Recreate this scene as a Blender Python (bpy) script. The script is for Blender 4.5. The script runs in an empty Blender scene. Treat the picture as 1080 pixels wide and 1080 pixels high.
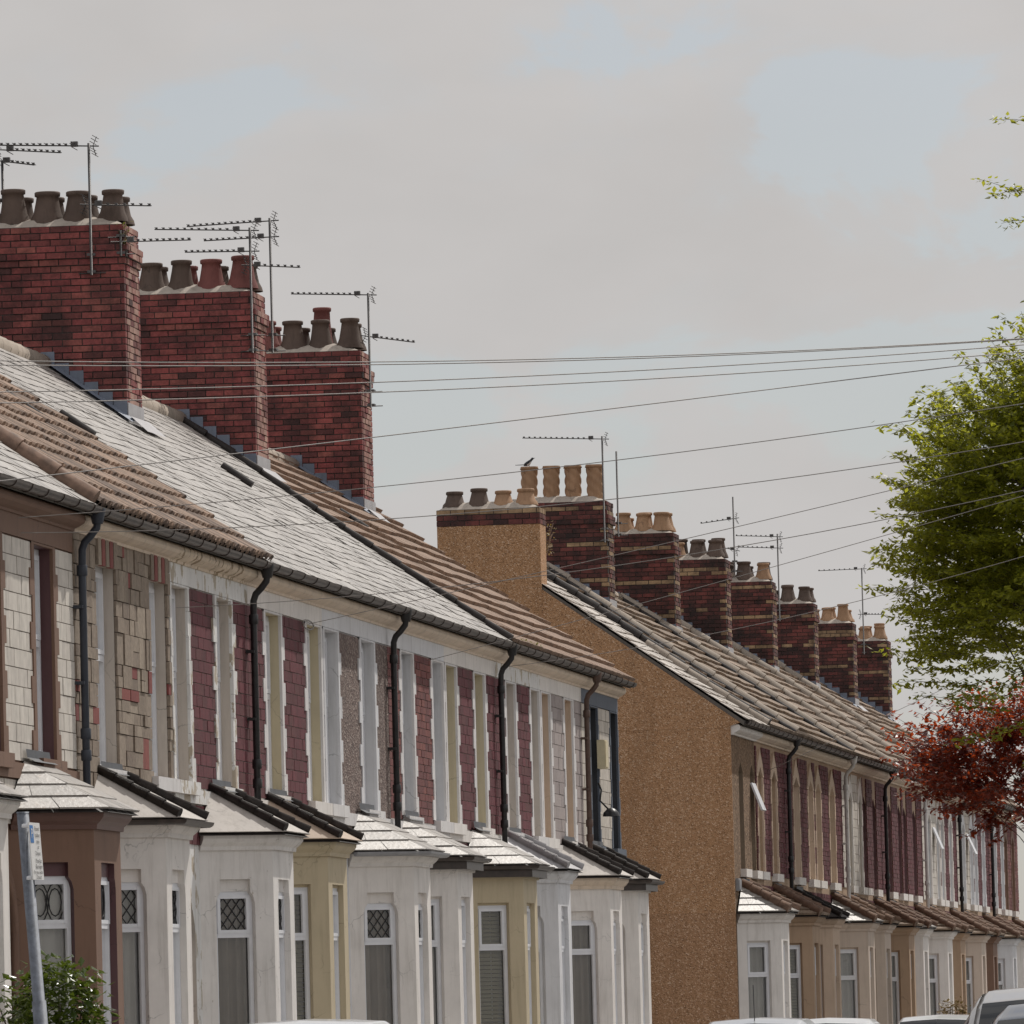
import bpy, math, random
from mathutils import Vector, Matrix
from mathutils.geometry import tessellate_polygon
random.seed(11)
SC = bpy.context.scene
COL = SC.collection
R = random.uniform
rad = math.radians

# ------------------------------------------------------------------ camera
F, U0, V0, ROLL = 8700.0, 1160.0, 520.0, 0.026
CAM = Vector((13.9, 0.0, 1.3))
_dy = Vector((U0, -V0, -F)).normalized()
_up = Vector((-ROLL, 1.0, 0.0)); _up.z = -(_up.x*_dy.x + _up.y*_dy.y)/_dy.z; _up.normalize()
_dx = _dy.cross(_up)
# rows: world axes written in camera coordinates -> camera-to-world
M3 = Matrix(((_dx.x, _dx.y, _dx.z), (_dy.x, _dy.y, _dy.z), (_up.x, _up.y, _up.z)))
cd = bpy.data.cameras.new('camera'); co = bpy.data.objects.new('camera', cd); COL.objects.link(co)
co.matrix_world = Matrix.Translation(CAM) @ M3.to_4x4()
cd.sensor_width = 36.0; cd.lens = 36.0*F/1080.0; cd.clip_start = 1.0; cd.clip_end = 4000.0
SC.camera = co

def at(px, py, y=None, x=None):
    """the point of the place seen at a pixel of the 1080 px photograph, at depth y (or on the plane x)"""
    d = M3 @ Vector((px-540.0, 540.0-py, -F))
    t = (y-CAM.y)/d.y if y is not None else (x-CAM.x)/d.x
    return CAM + d*t

# ------------------------------------------------------------------ mesh builder
class MB:
    def __init__(s): s.v = []; s.f = []; s.m = []; s.s = []
    def add(s, vs, fs, mi=0, sm=False):
        b = len(s.v); s.v += [tuple(p) for p in vs]
        for f in fs:
            s.f.append([b+i for i in f]); s.m.append(mi); s.s.append(sm)
    def quad(s, a, b, c, d, mi=0): s.add([a, b, c, d], [(0, 1, 2, 3)], mi)
    def box(s, x0, x1, y0, y1, z0, z1, mi=0):
        s.hexa([(x0,y0,z0),(x1,y0,z0),(x1,y1,z0),(x0,y1,z0),(x0,y0,z1),(x1,y0,z1),(x1,y1,z1),(x0,y1,z1)], mi)
    def hexa(s, p, mi=0):
        s.add(p, [(0,3,2,1),(4,5,6,7),(0,1,5,4),(1,2,6,5),(2,3,7,6),(3,0,4,7)], mi)
    def fbox(s, fr, u0, u1, d0, d1, z0, z1, mi=0):
        P = fr.P
        s.hexa([P(u0,d0,z0),P(u1,d0,z0),P(u1,d1,z0),P(u0,d1,z0),P(u0,d0,z1),P(u1,d0,z1),P(u1,d1,z1),P(u0,d1,z1)], mi)
    def tube(s, path, r, n=8, mi=0, cap=True, sm=True):
        path = [Vector(p) for p in path]; rr = r if isinstance(r, (list, tuple)) else [r]*len(path)
        vs = []; prev = None
        for i, p in enumerate(path):
            t = (path[min(i+1, len(path)-1)] - path[max(i-1, 0)]).normalized()
            if prev is None:
                a = t.cross(Vector((0, 0, 1)))
                if a.length < .05: a = t.cross(Vector((1, 0, 0)))
            else: a = prev - t*prev.dot(t)
            a.normalize(); prev = a; b = t.cross(a)
            for k in range(n):
                q = 2*math.pi*k/n
                vs.append(p + (a*math.cos(q) + b*math.sin(q))*rr[i])
        fs = []
        for i in range(len(path)-1):
            for k in range(n):
                k2 = (k+1) % n
                fs.append((i*n+k, i*n+k2, (i+1)*n+k2, (i+1)*n+k))
        s.add(vs, fs, mi, sm)
        if cap:
            b = len(s.v)-len(vs)
            for ring in (0, len(path)-1):
                s.f.append([b+ring*n+k for k in range(n)]); s.m.append(mi); s.s.append(False)
    def lathe(s, c, prof, n=14, mi=0, twist=None):
        vs = []
        for (r, z) in prof:
            for k in range(n):
                q = 2*math.pi*k/n; rr = r
                if twist: rr = r*(1+.07*math.cos(4*(q + twist*z)))
                vs.append((c[0]+rr*math.cos(q), c[1]+rr*math.sin(q), c[2]+z))
        fs = []
        for i in range(len(prof)-1):
            for k in range(n): fs.append((i*n+k, i*n+(k+1) % n, (i+1)*n+(k+1) % n, (i+1)*n+k))
        s.add(vs, fs, mi, True)
    def panel(s, fr, outer, holes, depth, mi=0, mr=1):
        """a wall face with real openings and their reveals"""
        loops = [[Vector((u, z, 0)) for (u, z) in lp] for lp in [outer]+holes]
        flat = [q for lp in loops for q in lp]
        s.add([fr.P(q.x, 0, q.y) for q in flat], [tuple(t) for t in tessellate_polygon(loops)], mi)
        for h in holes:
            n = len(h)
            for i in range(n):
                a, b = h[i], h[(i+1) % n]
                s.quad(fr.P(a[0],0,a[1]), fr.P(b[0],0,b[1]), fr.P(b[0],-depth,b[1]), fr.P(a[0],-depth,a[1]), mr)
    def sweep(s, path, prof, mi=0, z=0.0, cap=True):
        """a moulding: path of (x, y) walked with its outside on the right; prof of (offset, z)"""
        n = len(path); norms = []
        P = [Vector(p) for p in path]
        seg = []
        for i in range(n-1):
            t = (P[i+1]-P[i]).normalized(); seg.append(Vector((t.y, -t.x)))
        for i in range(n):
            if i == 0: norms.append(seg[0])
            elif i == n-1: norms.append(seg[-1])
            else:
                m = (seg[i-1]+seg[i]).normalized(); norms.append(m/max(.3, m.dot(seg[i])))
        k = len(prof); vs = []
        for i in range(n):
            for (o, zz) in prof:
                q = P[i]+norms[i]*o; vs.append((q.x, q.y, z+zz))
        fs = [(i*k+j, (i+1)*k+j, (i+1)*k+j+1, i*k+j+1) for i in range(n-1) for j in range(k-1)]
        if cap: fs += [tuple(range(k)), tuple((n-1)*k+j for j in range(k))]
        s.add(vs, fs, mi)
    def build(s, name, mats, parent=None, org=None):
        me = bpy.data.meshes.new(name)
        if org is None and parent is not None: org = world_loc(parent)
        o3 = Vector(org) if org is not None else Vector((0, 0, 0))
        me.from_pydata([(p[0]-o3.x, p[1]-o3.y, p[2]-o3.z) for p in s.v], [], s.f)
        for m in (mats if isinstance(mats, (list, tuple)) else [mats]): me.materials.append(m)
        me.polygons.foreach_set('material_index', s.m); me.polygons.foreach_set('use_smooth', s.s)
        me.update()
        ob = bpy.data.objects.new(name, me); COL.objects.link(ob)
        if parent is not None: ob.parent = parent
        elif org is not None: ob.location = o3
        return ob

def world_loc(o):
    l = Vector(o.location)
    while o.parent is not None: o = o.parent; l += Vector(o.location)
    return l

class Frame:
    def __init__(s, o, u):
        s.o = Vector(o); s.u = Vector((u[0], u[1], 0)).normalized(); s.n = Vector((s.u.y, -s.u.x, 0))
    def P(s, u, d, z): return s.o + s.u*u + s.n*d + Vector((0, 0, z))

def tag(o, label, cat, group=None, kind=None):
    if label: o['label'] = label
    if cat: o['category'] = cat
    if group: o['group'] = group
    if kind: o['kind'] = kind
    return o
def thing(name, loc, label, cat, group=None):
    o = bpy.data.objects.new(name, None); COL.objects.link(o); o.location = loc; o.empty_display_size = .3
    return tag(o, label, cat, group)

# ------------------------------------------------------------------ materials
def new_mat(name):
    m = bpy.data.materials.new(name); m.use_nodes = True
    nt = m.node_tree; nt.nodes.clear()
    out = nt.nodes.new('ShaderNodeOutputMaterial'); bs = nt.nodes.new('ShaderNodeBsdfPrincipled')
    nt.links.new(bs.outputs[0], out.inputs[0])
    return m, nt, bs, out
def N(nt, t, **kw):
    n = nt.nodes.new(t)
    for k, v in kw.items(): setattr(n, k, v)
    return n
def coords(nt, sx=1, sy=1, sz=1):
    tc = N(nt, 'ShaderNodeTexCoord'); mp = N(nt, 'ShaderNodeMapping')
    mp.inputs['Scale'].default_value = (sx, sy, sz); nt.links.new(tc.outputs['Object'], mp.inputs[0]); return mp.outputs[0]
def noise(nt, vec, scale, detail=4, rough=.6):
    n = N(nt, 'ShaderNodeTexNoise'); n.inputs['Scale'].default_value = scale; n.inputs['Detail'].default_value = detail
    n.inputs['Roughness'].default_value = rough; nt.links.new(vec, n.inputs['Vector']); return n.outputs[0]
def ramp(nt, fac, stops, interp='LINEAR'):
    r = N(nt, 'ShaderNodeValToRGB'); r.color_ramp.interpolation = interp
    e = r.color_ramp.elements
    while len(e) < len(stops): e.new(.5)
    for i, (p, c) in enumerate(stops):
        e[i].position = p; e[i].color = (c[0], c[1], c[2], 1) if not isinstance(c, (int, float)) else (c, c, c, 1)
    nt.links.new(fac, r.inputs[0]); return r.outputs[0]
def mix(nt, fac, a, b, mode='MIX'):
    n = N(nt, 'ShaderNodeMix', data_type='RGBA', blend_type=mode)
    for sock, val in ((n.inputs[0], fac), (n.inputs[6], a), (n.inputs[7], b)):
        if isinstance(val, (int, float)): sock.default_value = val
        elif isinstance(val, tuple): sock.default_value = (val[0], val[1], val[2], 1)
        else: nt.links.new(val, sock)
    return n.outputs[2]
def bump(nt, bs, h, strength=.4, dist=.01):
    b = N(nt, 'ShaderNodeBump'); b.inputs['Strength'].default_value = strength; b.inputs['Distance'].default_value = dist
    nt.links.new(h, b.inputs['Height']); nt.links.new(b.outputs[0], bs.inputs['Normal'])
def sc(c, k): return (c[0]*k, c[1]*k, c[2]*k)
_mats = {}
def paint(name, c, var=.14, dirt=.35, rough=.75, peel=None, grain=.25, pth=.55):
    """painted render or stone: mottled, with streaked dirt and (peel) patches where the paint has gone"""
    if name in _mats: return _mats[name]
    m, nt, bs, _ = new_mat(name)
    v = coords(nt); vs = coords(nt, 5, 5, .45)
    n1 = noise(nt, v, 2.3, 5); n2 = noise(nt, vs, 2.0, 5, .7); n3 = noise(nt, v, 45, 3)
    col = ramp(nt, n1, [(.25, sc(c, 1-var)), (.75, sc(c, 1+var*.5))])
    dm = ramp(nt, n2, [(.50, 0), (.74, dirt)])
    col = mix(nt, dm, col, sc((c[0]*.85, c[1]*.8, c[2]*.72), .5))
    # hairline cracks here and there
    vc = N(nt, 'ShaderNodeTexVoronoi', feature='DISTANCE_TO_EDGE'); vc.inputs['Scale'].default_value = 1.7
    wv = N(nt, 'ShaderNodeVectorMath', operation='MULTIPLY_ADD'); wv.inputs[1].default_value = (.35, .35, .35)
    nv = N(nt, 'ShaderNodeTexNoise'); nv.inputs['Scale'].default_value = 4; nv.inputs['Detail'].default_value = 5; nt.links.new(v, nv.inputs['Vector'])
    nt.links.new(nv.outputs[1], wv.inputs[0]); nt.links.new(v, wv.inputs[2]); nt.links.new(wv.outputs[0], vc.inputs['Vector'])
    ck = ramp(nt, vc.outputs['Distance'], [(.004, .55), (.011, 0)])
    ckm = mix(nt, 1.0, ck, ramp(nt, noise(nt, v, 1.3, 2), [(.52, 0), (.6, 1)]), 'MULTIPLY')
    col = mix(nt, ckm, col, sc(c, .35))
    if peel:
        pm = ramp(nt, noise(nt, coords(nt, 1.6, 1.6, 1), 3.1, 6, .65), [(pth, 0), (pth+.012, 1)])
        col = mix(nt, pm, col, peel)
        cr = ramp(nt, noise(nt, v, 9, 5, .7), [(.66, 0), (.68, .6)])
        col = mix(nt, cr, col, sc(peel, .55))
    nt.links.new(col, bs.inputs['Base Color']); bs.inputs['Roughness'].default_value = rough
    bump(nt, bs, n3, grain, .004)
    _mats[name] = m; return m
def island(name, cols, rough=.85, grain=.5, nscale=30, spec=.4, mottled=.3, soot=0, lichen=None):
    """bricks, tiles, slates: every separate piece takes its own tone"""
    if name in _mats: return _mats[name]
    m, nt, bs, _ = new_mat(name)
    g = N(nt, 'ShaderNodeNewGeometry'); k = len(cols)
    col = ramp(nt, g.outputs['Random Per Island'], [(i/max(1, k-1), c) for i, c in enumerate(cols)])
    v = coords(nt); n1 = noise(nt, v, nscale, 4)
    if not soot: col = mix(nt, ramp(nt, noise(nt, coords(nt, 4, 4, .5), 1.7, 5, .7), [(.5, 0), (.75, .35)]), col, (.05, .042, .036))
    col = mix(nt, mottled, col, ramp(nt, n1, [(.3, .35), (.7, 1.0)]), 'MULTIPLY')
    if soot:
        s_ = ramp(nt, noise(nt, v, 2.1, 6, .7), [(.42, 0), (.62, soot)])
        col = mix(nt, s_, col, (.025, .02, .02))
    if lichen:
        l_ = ramp(nt, noise(nt, v, 14, 5, .75), [(.6, 0), (.66, .75)])
        col = mix(nt, l_, col, lichen)
        l2 = ramp(nt, noise(nt, coords(nt, 1, 1, 1), 3.4, 5, .75), [(.55, 0), (.7, .5)])
        col = mix(nt, l2, col, sc(lichen, .55))
    nt.links.new(col, bs.inputs['Base Color']); bs.inputs['Roughness'].default_value = rough
    bs.inputs['Specular IOR Level'].default_value = spec
    bump(nt, bs, n1, grain, .006)
    _mats[name] = m; return m
def plain(name, c, rough=.5, metal=0, spec=.5, var=.12, scale=9):
    if name in _mats: return _mats[name]
    m, nt, bs, _ = new_mat(name)
    col = ramp(nt, noise(nt, coords(nt), scale, 4), [(.3, sc(c, 1-var)), (.7, sc(c, 1+var))])
    nt.links.new(col, bs.inputs['Base Color']); bs.inputs['Roughness'].default_value = rough
    bs.inputs['Metallic'].default_value = metal; bs.inputs['Specular IOR Level'].default_value = spec
    _mats[name] = m; return m
def pebbledash(name, stops, scale=26):
    if name in _mats: return _mats[name]
    m, nt, bs, _ = new_mat(name)
    v = coords(nt); vo = N(nt, 'ShaderNodeTexVoronoi'); vo.inputs['Scale'].default_value = scale
    nt.links.new(v, vo.inputs['Vector'])
    sep = N(nt, 'ShaderNodeSeparateColor'); nt.links.new(vo.outputs['Color'], sep.inputs[0])
    col = ramp(nt, sep.outputs[0], stops)
    col = mix(nt, ramp(nt, noise(nt, v, 1.1, 5), [(.45, .0), (.85, .12)]), col, sc(stops[0][1], 1.2))
    col = mix(nt, ramp(nt, noise(nt, coords(nt, 1.6, 1.6, .16), 1.6, 5), [(.5, 0), (.8, .12)]), col, sc(stops[-1][1], .9))
    col = mix(nt, ramp(nt, noise(nt, coords(nt, .9, .9, .12), 2.2, 6, .65), [(.5, 0), (.72, .38)]), col, sc(stops[0][1], .75))
    nt.links.new(col, bs.inputs['Base Color']); bs.inputs['Roughness'].default_value = .95
    bump(nt, bs, vo.outputs['Distance'], .8, .02)
    _mats[name] = m; return m
def glass_mat():
    m, nt, bs, out = new_mat('window glass')
    nt.nodes.remove(bs)
    tr = N(nt, 'ShaderNodeBsdfTransparent'); tr.inputs[0].default_value = (.93, .93, .92, 1)
    gl = N(nt, 'ShaderNodeBsdfGlossy'); gl.inputs['Roughness'].default_value = .03; gl.inputs[0].default_value = (.9, .9, .9, 1)
    fr = N(nt, 'ShaderNodeFresnel'); fr.inputs[0].default_value = 1.5
    mx = N(nt, 'ShaderNodeMixShader')
    nt.links.new(fr.outputs[0], mx.inputs[0]); nt.links.new(tr.outputs[0], mx.inputs[1]); nt.links.new(gl.outputs[0], mx.inputs[2])
    nt.links.new(mx.outputs[0], out.inputs[0]); return m
def leaf_mat(name, c0, c1, ctrans, tfac=.45, rough=.5):
    m, nt, bs, out = new_mat(name)
    g = N(nt, 'ShaderNodeNewGeometry')
    col = ramp(nt, g.outputs['Random Per Island'], [(0, c0), (1, c1)])
    nt.links.new(col, bs.inputs['Base Color']); bs.inputs['Roughness'].default_value = rough
    tl = N(nt, 'ShaderNodeBsdfTranslucent'); tl.inputs[0].default_value = (*ctrans, 1)
    mx = N(nt, 'ShaderNodeMixShader'); mx.inputs[0].default_value = tfac
    nt.links.new(bs.outputs[0], mx.inputs[1]); nt.links.new(tl.outputs[0], mx.inputs[2]); nt.links.new(mx.outputs[0], out.inputs[0])
    return m

GLASS = glass_mat()
WHITE = paint('white gloss paint', (.68, .66, .65), .14, .45)
OFFWHITE = paint('off white masonry paint', (.74, .70, .66), .14, .4)
BLUEWHITE = paint('cool white masonry paint', (.66, .66, .675), .14, .45)
PEEL = paint('peeling white paint', (.72, .71, .69), .14, .5, peel=(.42, .36, .28))
PEELBAY = paint('chipped white paint', (.72, .69, .66), .14, .4, peel=(.42, .37, .31), pth=.655)
CREAM = paint('cream masonry paint', (.50, .42, .285), .1, .3)
REVCREAM = paint('yellow cream paint', (.56, .49, .34), .1, .25)
REVSTONE = paint('buff stone paint', (.55, .49, .43), .12, .4)
REVGREY = paint('grey white paint', (.60, .60, .61), .12, .35)
CORNICE = paint('weathered cream cornice paint', (.68, .56, .44), .15, .5)
PEELCOR = paint('flaking cream cornice paint', (.68, .56, .43), .2, .5, peel=(.26, .18, .10))
BROWN = paint('dark brown masonry paint', (.19, .108, .072), .12, .3)
BROWNTRIM = paint('red brown gloss paint', (.13, .065, .05), .12, .3, .5)
MAROON = paint('maroon gloss paint', (.10, .042, .045), .1, .2, .5)
SLATEBLUE = paint('blue grey masonry paint', (.10, .118, .15), .12, .3)
BLACKBLUE = paint('near black paint', (.025, .027, .033), .1, .2, .5)
BUFF = paint('buff brown masonry paint', (.40, .275, .18), .12, .35)
BROWNREV = paint('brown olive paint', (.16, .115, .075), .12, .3)
PINKBUFF = paint('pale pink buff paint', (.56, .42, .31), .12, .35)
LEAD = paint('weathered lead', (.19, .22, .28), .25, .4, .6)
PALEPINK = paint('pale pink cream paint', (.58, .48, .40), .12, .4)
LEADDK = paint('dark lead', (.07, .075, .085), .25, .4, .6)
LEADPALE = paint('pale lead sheet', (.45, .44, .45), .2, .4, .5)
CEMENT = paint('cement flaunching', (.48, .42, .36), .25, .5, .9, grain=.7)
UPVC = plain('white plastic frame', (.72, .73, .76), .4, var=.04)
BLACKIRON = plain('black cast iron paint', (.018, .017, .018), .42, var=.4)
BROWNIRON = plain('brown iron paint', (.10, .06, .045), .5, var=.3)
GREYIRON = plain('grey plastic pipe', (.28, .28, .29), .5)
GUTTER = plain('dark brown gutter plastic', (.045, .032, .026), .4, var=.4)
ALU = plain('dull aluminium', (.10, .095, .095), .45, .5)
GALV = plain('galvanised steel', (.15, .165, .195), .6, .2, var=.3, scale=22)
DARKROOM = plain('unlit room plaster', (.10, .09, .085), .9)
NET = paint('net curtain', (.62, .60, .57), .1, .1)
DRAPE = paint('grey brown drape', (.36, .31, .26), .2, .2)
BLIND = paint('olive slat blind', (.34, .31, .20), .2, .2)
DOORS = [paint('door paint %s' % n, c, .08, .15, .45) for n, c in (('green', (.05, .12, .08)), ('white', (.7, .7, .7)), ('red', (.22, .03, .03)), ('brown', (.12, .06, .03)), ('blue', (.05, .08, .18)))]
REDTILE = island('maroon cladding tile', [(.12, .024, .032), (.16, .034, .044), (.10, .02, .026), (.135, .04, .042)], .75, .6, 16, mottled=.55)
OLDBRICK = island('old red brick', [(.20, .062, .058), (.14, .045, .045), (.25, .085, .07), (.12, .04, .04)], .85, .5, 14)
WHITEBLOCK = island('white painted block', [(.66, .61, .545), (.70, .65, .58), (.62, .57, .51)], .7, .3, 8)
MAUVEBLOCK = island('mauve grey block', [(.36, .31, .30), (.42, .36, .34), (.33, .28, .27)], .8, .4, 10)
CREAMBLOCK = island('cream grey block', [(.58, .53, .46), (.63, .57, .50), (.52, .47, .41)], .75, .3, 10)
CLADSTONE = island('buff cladding stone', [(.25, .195, .15), (.34, .275, .215), (.28, .22, .17), (.39, .32, .25), (.21, .16, .125)], .9, .9, 20, mottled=.5)
CLADRED = island('red cladding stone', [(.22, .055, .05), (.26, .075, .062)], .8, .6, 16)
CHBRICK = island('chimney brick', [(.33, .082, .08), (.43, .12, .108), (.26, .066, .066), (.38, .10, .095), (.11, .048, .046), (.35, .095, .088), (.42, .14, .115), (.20, .06, .058)], .88, .8, 22, mottled=.55, soot=.6)
CHBRICKFAR = island('dark chimney brick', [(.17, .058, .05), (.24, .07, .062), (.10, .042, .038), (.20, .065, .055), (.06, .032, .03)], .88, .8, 22, soot=.8)
CHYELLOW = island('buff chimney brick', [(.42, .28, .16), (.50, .34, .20), (.31, .20, .12)], .88, .7, 22, soot=.65)
CHPALE = island('sunlit pink brick', [(.42, .25, .20), (.50, .31, .25), (.34, .18, .15), (.44, .22, .18)], .88, .6, 22, soot=.35)  # paler copy of the chimney brick for the sunlit street faces
MORTAR = paint('sooty mortar', (.075, .064, .06), .3, .4, .95, grain=.7)
MORTARDK = paint('dark mortar', (.07, .06, .055), .3, .4, .95, grain=.7)
POT = paint('sooty clay pot', (.12, .082, .064), .35, .7, .8, grain=.5)
POTRED = paint('red clay pot', (.22, .075, .065), .3, .7, .8, grain=.5)
POTBUFF = paint('buff clay pot', (.40, .24, .14), .25, .6, .8, grain=.5)
SLATE = island('pale roof slate', [(.38, .355, .325), (.46, .43, .395), (.33, .305, .28), (.42, .39, .36), (.25, .23, .21)], .45, .5, 25, .6, .45, lichen=(.34, .26, .19))
SLATEOLD = island('lichened roof slate', [(.46, .41, .36), (.57, .51, .45), (.35, .30, .26), (.50, .45, .39)], .5, .5, 25, .5, lichen=(.22, .16, .11))
TILEBR = island('brown roof tile', [(.31, .205, .145), (.36, .24, .17), (.26, .17, .12), (.33, .22, .155)], .8, .7, 25, mottled=.5, lichen=(.09, .062, .045))
TILEROLL = island('lichened brown roll tile', [(.32, .215, .15), (.41, .275, .195), (.22, .145, .10), (.15, .10, .075)], .8, .9, 30, mottled=.7, lichen=(.06, .042, .032))
TILEFAR = island('lichened buff roof tile', [(.34, .25, .185), (.41, .31, .23), (.25, .18, .13), (.32, .24, .175), (.18, .13, .095)], .8, .8, 25, mottled=.55, lichen=(.12, .085, .06))
UNDER = paint('weathered underlay', (.14, .125, .11), .3, .4, .9)
FELT = paint('pale mineral roofing', (.52, .48, .44), .15, .5, .7)
FELTTAN = paint('tan roofing', (.50, .39, .30), .15, .4, .7)
HIPBLACK = plain('black hip tile', (.03, .024, .022), .55, var=.4)
HIPBROWN = plain('brown hip tile', (.22, .14, .10), .7, var=.4)
HIPPALE = paint('mortared ridge', (.40, .34, .28), .25, .5, .8)
TAN = pebbledash('tan pebbledash', [(0, (.27, .145, .07)), (.22, (.46, .255, .13)), (.8, (.54, .305, .16)), (.97, (.72, .50, .34))], 58)
TANLOW = pebbledash('tan pebbledash, lower coat', [(0, (.26, .14, .07)), (.22, (.42, .235, .125)), (.8, (.50, .285, .155)), (.97, (.70, .48, .33))], 58)
DASHBR = pebbledash('grey brown pebbledash', [(0, (.07, .05, .045)), (.4, (.17, .12, .105)), (.8, (.24, .18, .155)), (1, (.42, .36, .32))], 38)
DASHFAR = pebbledash('brown pebbledash', [(0, (.08, .05, .03)), (.4, (.19, .115, .065)), (.8, (.25, .155, .09)), (1, (.38, .27, .18))], 34)
MOSS = leaf_mat('moss and weeds', (.10, .12, .02), (.22, .20, .04), (.2, .22, .03), .3)

# ------------------------------------------------------------------ small makers
def tiles(mb, y0, y1, z0, z1, tw, th, x=.004, t=.014, mi=0, stagger=True, gap=.008):
    """courses of cladding tiles on the facade between y0..y1, z0..z1"""
    if y0 > y1: y0, y1 = y1, y0
    n = max(1, round((z1-z0)/th)); h = (z1-z0)/n
    for r in range(n):
        off = (tw/2 if r % 2 else 0) if stagger else 0
        y = y0-off
        while y < y1-.01:
            a, b = max(y0, y), min(y1, y+tw)
            if b-a > .03: mb.box(x, x+t+R(-.003, .004), a+gap/2, b-gap/2, z0+r*h+gap/2, z0+(r+1)*h-gap/2, mi)
            y += tw
def ashlar(mb, y0, y1, z0, z1, mi=0, mi2=1):
    if y0 > y1: y0, y1 = y1, y0
    z = z0
    while z < z1-.02:
        h = min(random.choice((.11, .16, .22, .3)), z1-z)
        if z1-z-h < .06: h = z1-z
        y = y0
        while y < y1-.01:
            w = min(random.choice((.16, .24, .34, .45)), y1-y)
            if y1-y-w < .08: w = y1-y
            d = .02+R(0, .02)
            if h > .2 and random.random() < .4:
                mb.box(.003, d, y+.004, y+w-.004, z+.004, z+h*.5-.004, mi); mb.box(.003, .02+R(0, .02), y+.004, y+w-.004, z+h*.5+.004, z+h-.004, mi2 if random.random() < .12 else mi)
            else: mb.box(.003, d, y+.004, y+w-.004, z+.004, z+h-.004, mi2 if (random.random() < .06) else mi)
            y += w
        z += h
def quoins(mb, ye, s, z0, z1, wa, wb, x=.03, bh=.255, mi=0, rough=False):
    """toothed blocks growing from the opening edge ye in direction s"""
    n = max(1, round((z1-z0)/bh)); h = (z1-z0)/n
    for r in range(n):
        w = wa if r % 2 else wb
        if rough: w *= R(.75, 1.15)
        a, b = sorted((ye, ye+s*w))
        mb.box(.001, x+(R(-.006, .01) if rough else 0), a, b, z0+r*h, z0+(r+1)*h-(.003 if rough else 0), mi)

ROOF_E = Vector((.22, 0, 6.24)); ROOF_R = Vector((-4.0, 0, 9.22))
_S = (ROOF_R-ROOF_E); SLOPE_L = _S.length; _S.normalize(); _NR = Vector((-_S.z, 0, _S.x)); _NR = _NR if _NR.z > 0 else -_NR
def RP(y, s, h=0):
    q = math.sin(min(1, max(0, s/SLOPE_L))*math.pi)
    sag = q*(.012*math.sin(y*.83+s*.5)+.007*math.sin(y*1.9-s*1.3)+.003*math.sin(y*4.1+s*2.2))
    return Vector((ROOF_E.x, y, ROOF_E.z)) + _S*s + _NR*(h+.012+sag)
def roof_cover(mb, y0, y1, kind, mi):
    L = SLOPE_L
    if kind == 'slate' or kind == 'old':
        e, w, t = .205, .31, .006
        n = int(L/e)+1; old = kind == 'old'
        if old: e, w, t = .27, .36, .016; n = int(L/e)+1
        for r in range(n):
            s0 = r*e-.03; s1 = min(s0+e+.05, L)
            y = y0-(w/2 if r % 2 else 0)
            while y < y1-.01:
                a, b = max(y0+.003, y+.0022), min(y1-.003, y+w-.0022)
                if b-a > .04 and random.random() > (.012 if old else .006):
                    l = .012+t+R(0, .007 if not old else .014); sk = R(-.006, .006) if not old else R(-.012, .012); dl = R(-.008, .008)*(2 if old else 1)
                    tw = R(-.003, .003)*(2 if old else 1)
                    P = [RP(a, s0+dl, l+tw), RP(b, s0+dl+sk, l-tw), RP(b, s1, .012), RP(a, s1, .012), RP(a, s0+dl, l-t+tw), RP(b, s0+dl+sk, l-t-tw)]
                    mb.add(P, [(0, 1, 2, 3), (4, 5, 1, 0), (0, 3, 4), (1, 5, 2)], mi)
                y += w
    elif kind == 'flat':
        e, w, t = .365, .33, .05; n = int(L/e)+1
        for r in range(n):
            s0 = r*e-.04; s1 = min(s0+e+.07, L)
            y = y0-(w/2 if r % 2 else 0)
            while y < y1-.01:
                a, b = max(y0, y+.002), min(y1+(.03 if r % 2 else 0), y+w-.002)
                if b-a > .04:
                    l = .024+t+R(0, .006); dl = R(-.006, .006)
                    P = [RP(a, s0+dl, l), RP(b, s0+dl, l+R(-.003, .003)), RP(b, s1, .02), RP(a, s1, .02), RP(a, s0+dl, l-t), RP(b, s0+dl, l-t)]
                    mb.add(P, [(0, 1, 2, 3), (4, 5, 1, 0), (0, 3, 4), (1, 5, 2)], mi)
                y += w
    elif kind == 'roll':
        e, t = .37, .045; n = int(L/e)+1
        for r in range(n):
            s0 = r*e-.04; s1 = min(s0+e+.06, L)
            y = y0
            while y < y1-.05:
                b = min(y+.30, y1)
                pr = [(0, .012), (.05, .05), (.13, .055), (.17, .014), (.22, .012), (.25, .045), (.30, .012)]
                q = [(min(y+a, b), h) for a, h in pr]
                dl = R(-.008, .008); j = R(0, .008); vs = []
                for (yy, h) in q: vs += [RP(yy, s0+dl, h+.045+j), RP(yy, s1, h+.006), RP(yy, s0+dl, h-.006)]
                k = len(q); fs = []
                for i in range(k-1): fs += [(3*i, 3*i+3, 3*i+4, 3*i+1), (3*i+2, 3*i+5, 3*i+3, 3*i)]
                mb.add(vs, fs, mi); y += .30
def slope_roll(mb, y, r, s0, s1, mi=0, lift=.03, n=6):
    """a run of half-round capping tiles up the slope"""
    k = max(1, round((s1-s0)/.42)); d = (s1-s0)/k
    for i in range(k):
        j = R(-.01, .01)
        mb.tube([RP(y+j, s0+i*d, lift+.012), RP(y+j, s0+(i+1)*d+.03, lift)], [r*1.08, r*.95], n*2, mi)

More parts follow.
